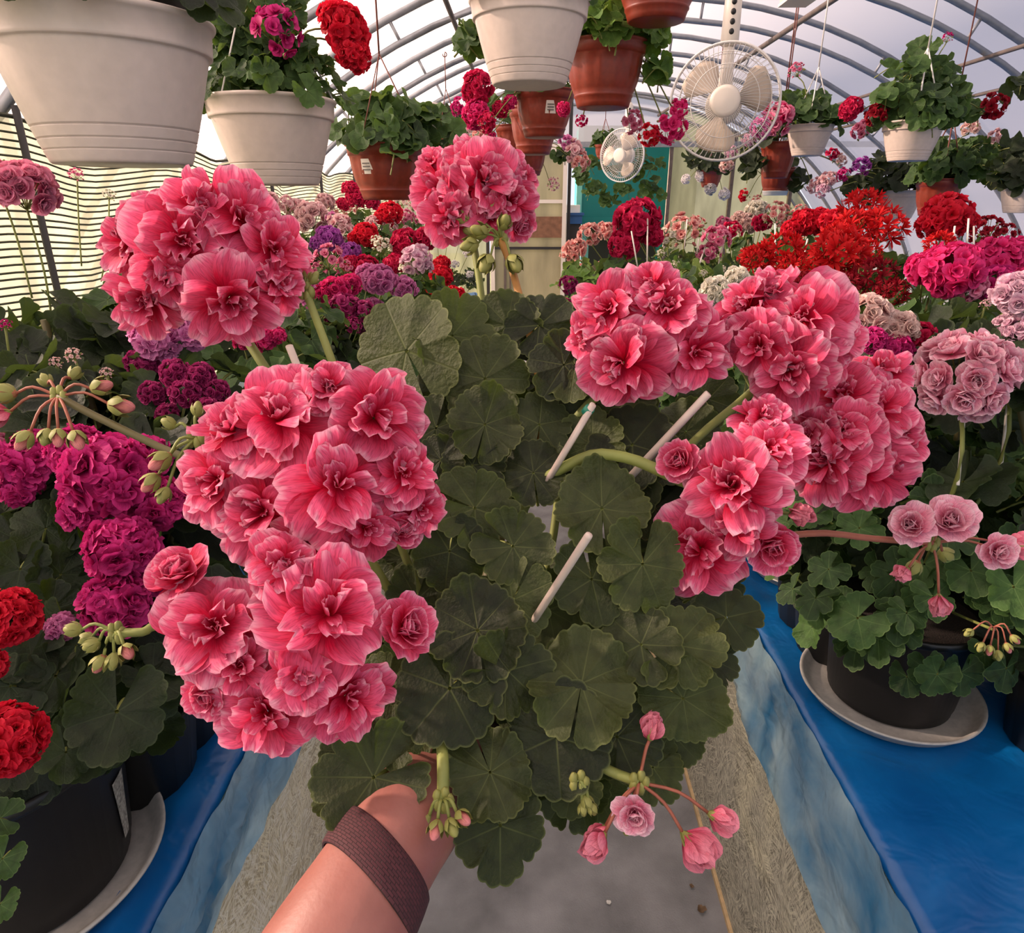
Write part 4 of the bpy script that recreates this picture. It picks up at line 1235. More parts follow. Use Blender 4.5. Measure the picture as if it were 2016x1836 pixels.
# left bench, far rows
BP('pale pink geranium in the back row of the left bench, nearest the shade net', [(530, 395, 3.5, 24), (565, 402, 3.5, 22), (500, 400, 3.5, 20)], 'palepink', 'loose')
BP('blush pink round-headed geranium under the white banded pot, back row left bench', [(588, 418, 3.6, 32), (640, 398, 4.4, 22), (615, 430, 3.5, 40)], 'palepink', 'rose')
BP('crimson geranium just below the sticker-labelled terracotta pot', [(690, 372, 4.2, 20), (700, 388, 4.2, 24), (728, 398, 4.2, 20), (676, 402, 4.4, 16)], 'crimson', 'dome')
BP('pale salmon budding geranium far back on the left bench', [(660, 412, 5.0, 18), (690, 420, 5.0, 20), (638, 415, 5.2, 14)], 'salmon', 'budded', n=26)
BP('white and pink geranium in the last left row below the tall coral head', [(790, 395, 5.2, 20), (815, 405, 5.2, 18), (770, 392, 5.6, 14), (840, 415, 5.4, 14)], 'blush', 'budded', n=26)
BP('pink mottled geranium in the last left row', [(800, 425, 4.6, 18), (780, 440, 4.6, 18), (830, 430, 4.6, 16)], 'pink', 'loose', n=28)
BP('scarlet round geranium standing alone among pale ones, back of left bench', [(768, 420, 3.6, 27), (752, 428, 3.6, 18)], 'red', 'dome')
BP('pale pink speckled geranium beside the scarlet round one', [(735, 440, 3.6, 20), (770, 450, 3.6, 20), (800, 455, 3.6, 14)], 'palepink', 'loose')
BP('dark bushy geranium with tiny white buds at the aisle end of the left bench', [(905, 470, 4.6, 10), (880, 455, 4.6, 10), (860, 452, 4.6, 9), (920, 500, 4.4, 10), (895, 520, 4.3, 10), (925, 540, 4.2, 9)], 'white', 'loose', 'leaf_dark', n=80, spread=0.2, lr=(0.03, 0.045))
BP('violet purple geranium on the left bench', [(648, 470, 2.9, 30), (628, 478, 2.9, 20), (690, 495, 2.8, 24)], 'purple', 'dome')
BP('blush geranium with open umbel between the purple and scarlet ones', [(668, 440, 3.2, 26), (680, 455, 3.2, 24), (655, 430, 3.4, 16, 'orchid')], 'palepink', 'loose')
BP('bright red geranium in the middle of the left bench', [(718, 462, 3.0, 30), (700, 470, 3.0, 18), (738, 475, 3.0, 18)], 'red', 'dome')
BP('cream budding geranium in the middle of the left bench', [(755, 488, 2.8, 24), (742, 475, 2.9, 14)], 'cream', 'budded')
BP('deep red geranium pair of heads right of the cream buds', [(800, 478, 2.8, 34), (838, 470, 2.8, 28), (790, 495, 2.8, 22)], 'crimson', 'dome')
BP('crimson low geranium behind the lilac roses', [(720, 525, 2.7, 28), (690, 520, 2.7, 22), (775, 520, 2.7, 24)], 'crimson', 'dome')
BP('baby pink geranium with cream buds in the middle of the left bench', [(818, 512, 2.4, 36), (800, 530, 2.4, 18, 'cream', 'budded'), (835, 525, 2.4, 22)], 'lilacpale', 'loose')
BP('red geranium trailing at the aisle edge of the left bench', [(868, 545, 2.6, 28), (893, 585, 2.5, 28), (855, 570, 2.6, 20), (870, 520, 2.7, 20)], 'red', 'dome')
BP('pink budding geranium left of the lilac roses', [(648, 512, 2.2, 36), (620, 530, 2.2, 22), (676, 530, 2.2, 22)], 'pink', 'budded')
BP('lilac pink rose-flowered geranium on the left bench', [(748, 552, 1.9, 40), (795, 568, 1.9, 30), (722, 540, 1.95, 26), (735, 605, 1.9, 24), (725, 650, 1.85, 22)], 'orchid', 'rose')
BP('deep pink rose-flowered geranium behind the top-left coral head', [(660, 572, 1.8, 34), (632, 575, 1.8, 26), (690, 560, 1.85, 26)], 'hotpink', 'rose')
BP('dark plum geranium on the left bench above the large leaf', [(680, 605, 1.75, 34), (715, 615, 1.75, 28), (650, 620, 1.75, 26), (695, 640, 1.7, 20)], 'darkmagenta', 'loose', 'leaf_dark')
BP('mauve pink budding geranium tucked right of the top-left coral head', [(555, 575, 1.6, 28), (590, 590, 1.6, 24), (610, 555, 1.6, 20)], 'orchid', 'budded')
BP('crimson geranium behind the stalk of the top-left coral head', [(515, 665, 1.45, 34), (480, 672, 1.45, 24), (545, 660, 1.45, 22)], 'hotpink', 'dome')
BP('dusty mauve geranium under the top-left coral head', [(310, 665, .92, 58, 'orchid'), (375, 655, .94, 44, 'orchid'), (280, 715, .92, 36)], 'darkmagenta', 'florets', 'leaf_dark', n=44, big=True)
BP('dark magenta rose-flowered geranium left of the largest coral head', [(345, 735, .86, 34), (395, 740, .86, 32), (365, 775, .84, 34), (425, 770, .86, 30), (300, 775, .86, 30), (410, 805, .83, 28), (330, 815, .84, 26)], 'darkmagenta', 'rose', 'leaf_dark', n=44, big=True)
BP('pink primrose-like geranium at the left edge with spidery pedicels', [(50, 372, 1.0, 68), (-10, 335, 1.0, 30, 'pink', 'budded')], 'pink', 'rose', 'leaf_dark', n=70, spread=0.17, big=True, lr=(0.045, 0.065), ftop=1.38)
BP('leafy green geranium behind the dark magenta flowers', [(150, 345, 1.4, 16, 'pink', 'budded'), (215, 385, 1.5, 14, 'cream', 'budded'), (490, 380, 2.4, 12, 'cream', 'budded')], 'pink', 'budded', 'leaf_green', n=80, spread=0.2, base=(-0.95, 1.45), big=True, lr=(0.045, 0.065), ftop=1.36)
BP('large dark-leaved geranium with nodding pink buds, left bench', [(145, 700, .85, 18), (110, 715, .85, 14), (210, 735, .85, 14)], 'blush', 'budded', 'leaf_dark', n=50, spread=0.09, big=True, lr=(0.04, 0.055))
BP('dark foliage geranium with a small pink bud at the left margin', [(10, 640, .9, 14), (12, 755, .85, 20)], 'magenta', 'budded', 'leaf_dark', n=50, spread=0.10, big=True, lr=(0.045, 0.06))
BP('bright magenta large-headed geranium left of the largest coral head', [(215, 935, .72, 100), (240, 1080, .69, 78), (315, 990, .74, 62), (225, 1190, .67, 76), (290, 1130, .71, 60), (150, 890, .75, 64), (285, 900, .76, 56), (170, 1000, .72, 58), (120, 1235, .66, 34, 'orchid')], 'magenta', 'florets', 'leaf_dark', n=50, big=True, spread=0.13, lr=(0.04, 0.06))
BP('magenta geranium with separate small heads at the far left', [(60, 905, .78, 70), (40, 960, .78, 44), (110, 885, .80, 40), (285, 880, .84, 34), (15, 870, .8, 50, 'pink')], 'magenta', 'florets', 'leaf_dark', n=46, big=True)
# fillers of foliage between the rows
for k, (px, py, d, lab) in enumerate(((470, 440, 3.0, 'bare green geranium between the net and the top-left coral head'), (430, 640, 1.9, 'flowerless geranium behind the top-left coral stalk'), (570, 470, 3.0, 'leafy geranium with one small pink bud behind the blush heads'), (640, 660, 1.7, 'leafy geranium below the plum flowers, left bench'), (830, 600, 2.3, 'leafy geranium at the bench edge beside the trailing red one'))):
    BP(lab, [(px, py, d, 12), (px + 20, py + 8, d, 9)], 'pink', 'budded', 'leaf_dark', n=60, spread=0.17, big=d < 2)

# right bench
t, B = BP('deep crimson tall geranium in front of the turquoise booth', [(1255, 432, 2.2, 50), (1228, 482, 2.2, 36), (1285, 465, 2.2, 26), (1235, 425, 2.3, 30)], 'crimson', 'dome', 'leaf_green', n=46)
white_stake(t, B, (1243, 455, 2.15), (1255, 525, 2.15)); white_stake(t, B, (1275, 430, 2.15), (1274, 525, 2.15))
BP('salmon pink geranium nearest the door end of the right bench', [(1160, 462, 2.7, 26), (1195, 455, 2.8, 24), (1135, 490, 2.6, 26), (1120, 500, 2.7, 20)], 'salmon', 'loose', 'leaf_bright')
t, B = BP('dusty mauve and cream geranium right of the deep crimson one', [(1345, 458, 2.4, 40), (1315, 470, 2.4, 26, 'cream', 'budded'), (1370, 445, 2.5, 22)], 'salmon', 'budded', 'leaf_green', n=44)
white_stake(t, B, (1353, 432, 2.35), (1347, 490, 2.35)); white_stake(t, B, (1390, 480, 2.3), (1360, 570, 2.2))
t, B = BP('pink geranium with white stakes in the second right row', [(1410, 470, 2.3, 32), (1395, 500, 2.3, 26), (1440, 455, 2.4, 24, 'crimson'), (1425, 440, 2.6, 18)], 'pink', 'loose', 'leaf_green', n=44)
white_stake(t, B, (1434, 445, 2.3), (1413, 525, 2.3)); white_stake(t, B, (1375, 470, 2.3), (1372, 500, 2.3))
BP('cream white geranium with crimson blotches at the back of the right bench', [(1490, 415, 2.8, 26, 'cream'), (1470, 440, 2.8, 26), (1455, 430, 2.8, 18), (1500, 440, 2.7, 22, 'crimson')], 'blush', 'rose', 'leaf_green')
BP('light salmon budded geranium behind the red star flowers', [(1530, 425, 2.6, 30), (1555, 440, 2.6, 26), (1575, 420, 2.8, 20)], 'salmon', 'budded')
t, B = BP('red dome-headed geranium behind the star flowers', [(1590, 440, 2.3, 36), (1560, 452, 2.3, 26), (1640, 438, 2.2, 32), (1615, 425, 2.4, 22)], 'red', 'dome')
white_stake(t, B, (1526, 440, 2.1), (1527, 530, 2.1)); white_stake(t, B, (1590, 470, 2.0), (1582, 510, 2.0))
BP('tall scarlet star-flowered geranium in the centre of the right bench', [(1700, 410, 2.0, 52), (1735, 450, 1.9, 56), (1680, 450, 1.9, 48), (1650, 470, 1.8, 44)], 'starred', 'star', n=44)
BP('scarlet star-flowered geranium with spread heads, front centre right', [(1650, 500, 1.6, 66), (1620, 535, 1.6, 44), (1700, 500, 1.7, 40)], 'starred', 'star', n=44)
BP('scarlet star-flowered geranium at the left of the red patch', [(1540, 500, 1.8, 54), (1495, 512, 1.8, 40), (1475, 505, 1.9, 26), (1560, 525, 1.75, 36), (1520, 555, 1.6, 36)], 'starred', 'star', n=44)
BP('dark red geranium in the shade below the star flowers', [(1600, 562, 1.5, 42), (1725, 545, 1.5, 52), (1560, 575, 1.5, 30), (1670, 560, 1.5, 34), (1760, 575, 1.45, 36)], 'darkred', 'star', 'leaf_dark', n=46)
t, B = BP('red round-headed geranium beneath the right terracotta pot', [(1865, 425, 1.9, 54), (1835, 445, 1.9, 36), (1900, 440, 1.9, 30), (1850, 480, 1.8, 34, 'starred', 'star')], 'red', 'dome')
white_stake(t, B, (1880, 445, 1.8), (1874, 490, 1.8)); white_stake(t, B, (1907, 430, 1.8), (1903, 490, 1.8)); white_stake(t, B, (1917, 445, 1.8), (1917, 500, 1.8))
BP('dark red geranium with green buds behind the hot pink dome', [(1945, 455, 2.1, 34), (1975, 465, 2.1, 30), (1925, 475, 2.0, 24)], 'darkred', 'budded')
BP('hot pink dome geranium at the right of the red patch', [(1870, 530, 1.35, 66), (1820, 530, 1.4, 40), (1900, 560, 1.35, 44, 'pink')], 'hotpink', 'dome', n=46)
BP('magenta pink geranium at the right edge beside the hot pink dome', [(1960, 515, 1.5, 58), (2005, 500, 1.5, 40), (1965, 560, 1.4, 46, 'magenta'), (2010, 555, 1.4, 36)], 'hotpink', 'dome', n=46)
BP('cream white geranium peeping over the right-hand coral heads', [(1408, 575, 1.35, 36), (1450, 552, 1.4, 32), (1385, 600, 1.35, 22)], 'cream', 'rose', 'leaf_green')
BP('blush pink round-headed geranium above the rightmost coral head', [(1705, 620, 1.1, 52), (1762, 650, 1.1, 50)], 'blush', 'rose', 'leaf_dark', n=44, big=True)
BP('magenta geranium tucked under the blush round heads', [(1715, 670, 1.05, 34), (1760, 690, 1.08, 40), (1805, 665, 1.1, 38, 'crimson')], 'magenta', 'dome', 'leaf_dark', n=44, big=True)
BP('pale lilac pink geranium cut by the right edge of the picture', [(2005, 580, .95, 56), (2010, 650, .95, 40), (1985, 640, .98, 30)], 'lilacpale', 'rose', 'leaf_dark', n=50, big=True)
BP('leafy green geranium between the deep crimson and cream ones', [(1300, 500, 2.0, 10), (1330, 520, 2.0, 10)], 'cream', 'budded', 'leaf_bright', n=60, spread=0.17)
BP('leafy green geranium below the pink staked one', [(1420, 530, 1.9, 10), (1385, 540, 1.9, 10)], 'cream', 'budded', 'leaf_green', n=60, spread=0.17)
BP('leafy geranium without flowers under the hot pink dome', [(1860, 620, 1.2, 9), (1940, 600, 1.2, 12, 'palepink')], 'red', 'budded', 'leaf_dark', n=80, spread=0.18, big=True)
BP('leafy geranium nearest the door on the right bench', [(1150, 520, 3.4, 12), (1180, 525, 3.3, 12)], 'salmon', 'budded', 'leaf_bright', n=60, spread=0.2)
BP('dark-leaved geranium with a plum head beside the right-hand coral flowers', [(1120, 560, 2.3, 22), (1115, 600, 2.2, 18)], 'darkmagenta', 'loose', 'leaf_dark', n=50, spread=0.13)

# ---- the big potted plant on the right bench, in front
def saucer_pot(name, label, sp, rpot, rsau, h_k=1.0):
    t = thing(name, label, 'potted plant', sp)
    put('saucer', SAUCER, t, sp, sp, Matrix(), rsau)
    pz = sp + Vector((0, 0, rsau * 0.04))
    put('pot', POT_B, t, sp, pz, Matrix(), rpot)
    put('soil', SOIL, t, sp, pz + Vector((0, 0, rpot * 1.29)), Matrix(), rpot)
    return t, pz
SP = Vector((0.634, 0.985, BZ + 0.004))
t, pz = saucer_pot('potted_geranium', 'light pink rosebud geranium in a large black pot on a grey saucer, right bench', SP, 0.122, 0.144)
rg = random.Random(77)
topz = pz.z + 0.122 * 1.4
for k in range(150):
    f = rg.random() ** 0.8
    a = rg.uniform(0, 6.28)
    z = topz - 0.05 + f * 0.30
    rad = (0.15 + 0.09 * math.sin(PI * f)) * (rg.uniform(0.65, 1.1) if f < 0.8 else math.sqrt(rg.random()))
    c = Vector((SP.x + 0.02 + rad * math.cos(a), SP.y + 0.02 + rad * math.sin(a), z))
    if z < topz and rad < 0.13: rad = 0.14; c.x = SP.x + rad * math.cos(a); c.y = SP.y + rad * math.sin(a)
    nrm = Vector((math.cos(a) * 0.8, math.sin(a) * 0.8, 0.4 + f * 0.8)) + rvec(rg, .3)
    put('leaf', rg.choice(LEAF_F + LEAF_F + LEAF_M), t, SP, c, leaf_rot(nrm, (math.cos(a), math.sin(a), -0.4), rg, .5), rg.uniform(.028, .044), M['leaf_green'])
for (px, py, d, r) in ((1900, 740, .92, 108), (1985, 705, .98, 50)):
    c = at(px, py, d); R = r * d / FPX
    nrm = (Vector((0, 0, .8)) + to_cam(c)).normalized()
    mped = MB(); hub = c - nrm * R * .7; fl = []
    for dd in dome_dirs(17, rg, -.25):
        dv = zrot(nrm, 0.4).to_3x3() @ dd
        p = c + zrot(nrm, 0.4).to_3x3() @ Vector((dd.x * .74, dd.y * .74, dd.z * .6)) * R
        fl.append((p, dv)); mped.tube([hub - SP, p - SP], .0013, 4, 0, False)
    hd = obj('flower_head', mped.mesh('pedicels', [M['stem']]), t)
    for (p, dv) in fl:
        put('floret', rg.choice(ROSE), hd, SP, p - dv * R * .1, zrot((dv + rvec(rg, .15)).normalized(), rg.uniform(0, 6)), R * rg.uniform(.36, .44))
    stalk(t, SP, [hub, at(px - 15, py + 200, d), Vector((SP.x, SP.y, topz))], 0.003, M['stem'], 'flower_stalk', 6)
    m1 = MB(); m1.tube([hub + Vector((.008, 0, 0)) - SP, at(px - 14, py + 215, d) - SP], .0022, 5); obj('stake', m1.mesh('stake', [M['stick_white']]), t)
c = at(1955, 1235, .78); hub = c
mped = MB(); buds = [(1915, 1240), (1935, 1265), (1965, 1280), (1990, 1250), (1950, 1270), (1980, 1265)]
for q in buds: mped.tube([p - SP for p in smooth_path([hub, hub.lerp(at(*q, .77), .5) + Vector((0, 0, .01)), at(*q, .77)], 3)], .001, 4)
hd = obj('bud_umbel', mped.mesh('pedicels', [M['stem_red']]), t)
for q in buds: put('bud', GBUD[0], hd, SP, at(*q, .77), zrot((at(*q, .77) - hub).normalized() + Vector((0, 0, -.6)), 0), 14 * .77 / FPX, M['sepal'] if q[0] % 2 else None)
stalk(t, SP, [hub, at(1945, 1235, .85), Vector((SP.x + .05, SP.y, topz))], .002, M['stem'], 'flower_stalk', 5)

# neighbour pots on the right bench, mostly foliage
for (x, y, lab, nn) in ((1.0, 1.03, 'leafy geranium in a black pot at the right edge, behind the light pink rosebud one', 110), (0.98, 1.45, 'leafy geranium in the second row behind the light pink rosebud one', 80), (0.66, 1.42, 'leafy geranium close behind the rightmost coral head', 90), (0.62, 1.85, 'leafy geranium at the aisle edge in the middle of the right bench', 70)):
    S2 = Vector((x, y, BZ + 0.004))
    t, pz = saucer_pot('potted_geranium', lab, S2, 0.115, 0.137)
    topz = pz.z + 0.115 * 1.4
    for k in range(nn):
        f = rg.random(); a = rg.uniform(0, 6.28); z = topz - .03 + f * .26
        rad = (.15 + .07 * math.sin(PI * f)) * (rg.uniform(.7, 1.1) if f < .8 else math.sqrt(rg.random()))
        cc = S2 + Vector((rad * math.cos(a), rad * math.sin(a), z - S2.z))
        nrm = Vector((math.cos(a) * .8, math.sin(a) * .8, .5 + f * .7)) + rvec(rg, .3)
        put('leaf', rg.choice(LEAF_M), t, S2, cc, leaf_rot(nrm, (math.cos(a), math.sin(a), -.3), rg, .5), rg.uniform(.038, .056), M['leaf_green'])

# ---- the big potted plant on the left bench, in front
SL = Vector((-0.622, 0.620, BZ + 0.004))
t, pz = saucer_pot('potted_geranium', 'dark-leaved geranium with vivid red flowers in a large black pot at lower left', SL, 0.142, 0.156)
topz = pz.z + 0.142 * 1.4
LLEAF = [(150, 1270, 60, .66, 0), (230, 1400, 95, .62, 180), (110, 1330, 70, .64, 220), (300, 1330, 60, .68, 100), (60, 1290, 60, .64, 260), (330, 1280, 60, .70, 60), (170, 1460, 70, .62, 180), (270, 1300, 70, .70, 0), (100, 1200, 60, .70, 300), (40, 1120, 60, .72, 200),
         (120, 1130, 60, .74, 20), (180, 1230, 60, .70, 60), (20, 1350, 70, .62, 250), (130, 1480, 55, .6, 190), (0, 1610, 40, .5, 250), (5, 1690, 40, .48, 200), (0, 1780, 34, .47, 180), (90, 1040, 60, .76, 0), (30, 1060, 60, .76, 300), (300, 1230, 60, .74, 50), (240, 1250, 70, .72, 0)]
for (px, py, r, d, ang) in LLEAF:
    c = at(px, py, d)
    if py > 1550: c = c
    nrm = to_cam(c) + camx * rg.uniform(-.4, .4) + camy * rg.uniform(0, .6)
    put('leaf', rg.choice(LEAF_M), t, SL, c, leaf_rot(nrm, picdir(ang), rg, .3), r * d / FPX * 1.1, M['leaf_dark'] if py < 1550 else M['leaf_green'])
for k in range(80):
    f = rg.random(); a = rg.uniform(0, 6.28); z = topz - .01 + f * .22
    rad = (.13 + .05 * math.sin(PI * f)) * rg.uniform(.5, 1.1)
    cc = Vector((SL.x + .02 + rad * math.cos(a), SL.y + .04 + rad * math.sin(a), z))
    nrm = Vector((math.cos(a) * .7, math.sin(a) * .7, .6)) + rvec(rg, .3)
    put('leaf', rg.choice(LEAF_M), t, SL, cc, leaf_rot(nrm, (math.cos(a), math.sin(a), -.3), rg, .5), rg.uniform(.035, .05), M['leaf_dark'])
for (px, py, d, r) in ((18, 1215, .60, 66), (15, 1455, .52, 82), (-25, 1310, .58, 40)):
    c = at(px, py, d); R = r * d / FPX
    nrm = (Vector((0.2, 0, .4)) + to_cam(c)).normalized()
    mped = MB(); hub = c - nrm * R * .7; fl = []
    for dd in dome_dirs(18, rg, -.25):
        dv = zrot(nrm, 0.4).to_3x3() @ dd
        p = c + zrot(nrm, 0.4).to_3x3() @ Vector((dd.x * .74, dd.y * .74, dd.z * .6)) * R
        fl.append((p, dv)); mped.tube([hub - SL, p - SL], .0013, 4, 0, False)
    hd = obj('flower_head', mped.mesh('pedicels', [M['stem']]), t)
    for (p, dv) in fl:
        put('floret', rg.choice(MED), hd, SL, p - dv * R * .1, zrot((dv + rvec(rg, .15)).normalized(), rg.uniform(0, 6)), R * rg.uniform(.38, .48), M['red'])
    stalk(t, SL, [hub, hub.lerp(Vector((SL.x, SL.y, topz)), .5), Vector((SL.x, SL.y, topz))], 0.003, M['stem_dark'], 'flower_stalk', 6)
# paper tag on that pot
m1 = MB(); a = 0.02
rows = []
for i in range(5):
    zz = 0.035 + 0.10 * i / 4
    rr = 0.142 * (0.815 + 0.115 * (zz / 0.142 - 0.14) / 1.21) + 0.0015
    rows.append([(rr * math.cos(a + q) , rr * math.sin(a + q), zz + 0.006) for q in (0.02 + 0.1 * (1 - i / 4), 0.12, 0.24)])
m1.grid(rows); obj('paper_tag', m1.mesh('paper_tag', [simple('speckled_tag', (150, 146, 138), .8, noise_amt=.6, noise_scale=220)]), t)

# ------------------------------------------------------------------ hanging baskets
HSTACK = 0
def hanging(label, kind, rim, r_px, d, foliage=(), heads=(), leaf='leaf_green', string='string_white', n=40, hr=1.0, cat='hanging plant', trail=0.0, lr=(0.035, 0.055), up=0.12, strings=True, sticker=None, saucer=None, spread=1.15):
    """rim: pixel of the rim centre; r_px: rim radius in pixels"""
    global HSTACK
    HSTACK += 1
    rg = random.Random(5000 + 31 * HSTACK)
    R = r_px * d / FPX
    c = at(rim[0], rim[1], d)
    me, hk = (POT_W, 1.22) if kind == 'w' else (POT_T, 1.30)
    H = R * hk * hr
    B = c - Vector((0, 0, H))
    t = thing('hanging_basket', label, cat, B, 'hanging baskets under the arches')
    o = obj('pot', me, t, Matrix.Diagonal((R, R, R * hr, 1)))
    put('soil', SOIL, t, B, B + Vector((0, 0, H * 0.9)), Matrix(), R * .98)
    if saucer:
        s_ = MB(); s_.lathe([(0, -.06), (.62, -.06), (.66, -.04), (.72, .16), (.74, .17), (.72, .19), (.66, .02), (0, 0)], 32)
        obj('saucer', s_.mesh('saucer', [M[saucer]]), t, Matrix.Scale(R, 4))
    if sticker:
        a = math.atan2(CAM_P.y - B.y, CAM_P.x - B.x) + sticker
        s_ = MB(); rows = []
        for i in range(4):
            z = H * (0.46 + 0.26 * i / 3); rr = R * (0.775 + 0.30 * (0.46 + 0.26 * i / 3 - 0.4)) + .004
            rows.append([(rr * math.cos(a + q), rr * math.sin(a + q), z) for q in (-.22 + .015 * i, 0, .2 - .04 * i)])
        s_.grid(rows); st = obj('sticker', s_.mesh('sticker', [M['label_paper']]), t)
        s_ = MB()
        for i in range(3):
            z = H * (0.52 + 0.055 * i); rr = R * (0.775 + 0.30 * (0.52 + 0.055 * i - 0.4)) + .0062
            s_.grid([[(rr * math.cos(a + q), rr * math.sin(a + q), z + dz) for q in (-.14, 0, .1)] for dz in (0, H * .022)])
        obj('print', s_.mesh('print', [M['label_print']]), st)
    if strings:
        join = B + Vector((0, 0, H + max(.22, R * 2.0)))
        m1 = MB()
        for k in range(3):
            a = 2.2 + 2 * PI * k / 3
            m1.tube([Vector((R * .97 * math.cos(a), R * .97 * math.sin(a), H - R * .02)), join - B], .0022 if R > .12 else .0028, 4)
        rz = roof_z(B.x, .16)
        if rz > join.z: m1.tube([join - B, Vector((0, 0, rz - B.z))], .003, 4)
        obj('hanger', m1.mesh('hanger', [M[string]]), t)
        m2 = MB(); zz = max(rz, join.z + .02) - B.z
        m2.tube([Vector((0.012 * math.sin(q), 0, zz - .008 + .012 * math.cos(q))) for q in [k * .5 for k in range(11)]], .003, 5)
        obj('hook', m2.mesh('hook', [M[string]]), t)
    pool = LEAF_M if d < 2.0 else LEAF_B
    top = B + Vector((0, 0, H))
    for k in range(n):
        f = rg.random(); a = rg.uniform(0, 6.28)
        rad = R * spread * math.sqrt(f)
        z = up * (1 - f * .75) * rg.uniform(.15, 1.1) - (trail * rg.random() if f > .8 else 0)
        cc = top + Vector((rad * math.cos(a), rad * math.sin(a), z))
        nrm = Vector((math.cos(a) * .8 * f, math.sin(a) * .8 * f, .7)) + to_cam(cc) * .45 + rvec(rg, .35)
        put('leaf', rg.choice(pool), t, B, cc, leaf_rot(nrm, (math.cos(a), math.sin(a), -.3), rg, .5), rg.uniform(*lr), M[leaf])
    for (px, py, dd, r) in foliage:
        for k in range(max(6, int(r * r / 130 / max(.3, 1.0)))):
            if k > 60: break
            a = rg.uniform(0, 6.28); q = math.sqrt(rg.random()) * r
            cc = at(px + q * math.cos(a), py + q * math.sin(a) * .85, dd + rg.uniform(-.05, .05))
            nrm = to_cam(cc) * .6 + Vector((0, 0, .6)) + rvec(rg, .5)
            put('leaf', rg.choice(pool), t, B, cc, leaf_rot(nrm, rvec(rg), rg, .5), rg.uniform(*lr), M[leaf])
    for (px, py, dd, r, col, sty) in heads:
        cc = at(px, py, dd); RR = r * dd / FPX
        nrm = (to_cam(cc) * .7 + Vector((0, 0, .4)) + (cc - top).normalized() * .6 + rvec(rg, .15)).normalized()
        place_head(t, B, cc, nrm, RR * 1.08, col, sty, r, rg)
        mid = (top + cc) / 2 + Vector((0, 0, .04))
        stalk(t, B, [cc - nrm * RR * .6, mid, top - Vector((0, 0, .02))], .0022, M['stem'], 'flower_stalk', 4)
    return t, B

# big white pot close on the left, with a dark inner pot
t, B = hanging('biggest white plastic hanging pot, cut by the upper left corner', 'w', (192, 38), 216, .93, heads=(), n=26, up=.2, leaf='leaf_dark', foliage=())
m1 = MB(); m1.lathe([(0, .6), (.66, .6), (.80, 1.20), (.84, 1.22), (.84, 1.46), (.78, 1.46), (.74, 1.3), (0, 1.3)], 40)
obj('inner_pot', m1.mesh('inner_pot', [M['blackpot']]), t, Matrix.Scale(216 * .93 / FPX, 4))
hanging('white banded hanging pot with tangled green geranium and red heads, upper left', 'w', (532, 197), 127, 1.55, foliage=((480, 110, 1.5, 70), (560, 130, 1.5, 60), (610, 120, 1.5, 40), (440, 60, 1.5, 50), (540, 20, 1.45, 60), (470, 160, 1.5, 40), (400, 190, 1.5, 16)),
        heads=((545, 62, 1.42, 52, 'magenta', 'loose'), (675, 55, 1.55, 56, 'red', 'dome'), (695, 110, 1.55, 40, 'red', 'dome'), (655, 35, 1.6, 32, 'red', 'dome')), n=60, leaf='leaf_green', trail=.03, lr=(.022, .040))
hanging('terracotta hanging pot with a white sticker and plain green geranium beside the tall coral head', 'ter', (757, 285), 78, 2.25, foliage=((720, 230, 2.2, 50), (790, 240, 2.2, 55), (840, 250, 2.3, 50), (870, 270, 2.3, 30), (785, 290, 2.15, 22)),
        heads=((800, 205, 2.5, 14, 'white', 'budded'), (850, 215, 2.6, 14, 'white', 'budded')), string='string_brown', n=40, leaf='leaf_green', sticker=-.55)
hanging('cream white hanging pot seen from below at top centre', 'w', (1043, 2), 121, 1.45, heads=(), n=20, up=.14, foliage=((924, 75, 1.6, 12),))
hanging('fluted terracotta hanging pot with lush leaves right of the cream white pot', 'ter', (1192, 84), 84, 1.95, foliage=((1190, 40, 1.85, 45), (1260, 40, 1.95, 45), (1290, 20, 2.0, 36), (1280, 70, 1.95, 24), (1297, 140, 1.95, 12), (1175, 15, 1.9, 30)),
        heads=((1320, 250, 2.0, 34, 'hotpink', 'loose'), (1280, 265, 2.0, 26, 'red', 'loose'), (1335, 215, 2.0, 22, 'hotpink', 'loose'), (1245, 240, 2.05, 24, 'pink', 'loose'), (1110, 215, 2.1, 16, 'hotpink', 'dome'), (1145, 237, 2.1, 14, 'hotpink', 'loose')), string='string_brown', n=44, leaf='leaf_bright', hr=1.06)
hanging('terracotta hanging pot with a torn label behind the cream white pot', 'ter', (1072, 178), 62, 2.55, heads=((940, 175, 2.5, 36, 'crimson', 'dome'), (935, 225, 2.5, 30, 'hotpink', 'dome'), (960, 240, 2.45, 22, 'crimson', 'loose'), (905, 210, 2.6, 22, 'magenta', 'loose'), (1005, 200, 2.5, 16, 'hotpink', 'dome'), (985, 215, 2.5, 18, 'crimson', 'dome')), string='string_brown', n=30, sticker=.25, foliage=((960, 215, 2.6, 26),), hr=1.05)
hanging('second terracotta hanging pot in the row behind the cream white pot', 'ter', (1052, 212), 52, 3.05, heads=((940, 268, 3.0, 16, 'salmon', 'loose'), (965, 262, 3.0, 14, 'hotpink', 'loose')), string='string_brown', n=20, hr=1.25)
hanging('third terracotta hanging pot in the row, half hidden on the left', 'ter', (1008, 247), 34, 3.7, heads=((925, 255, 3.6, 12, 'palepink', 'loose'),), string='string_brown', n=20, foliage=((955, 280, 3.7, 22),), hr=1.3)
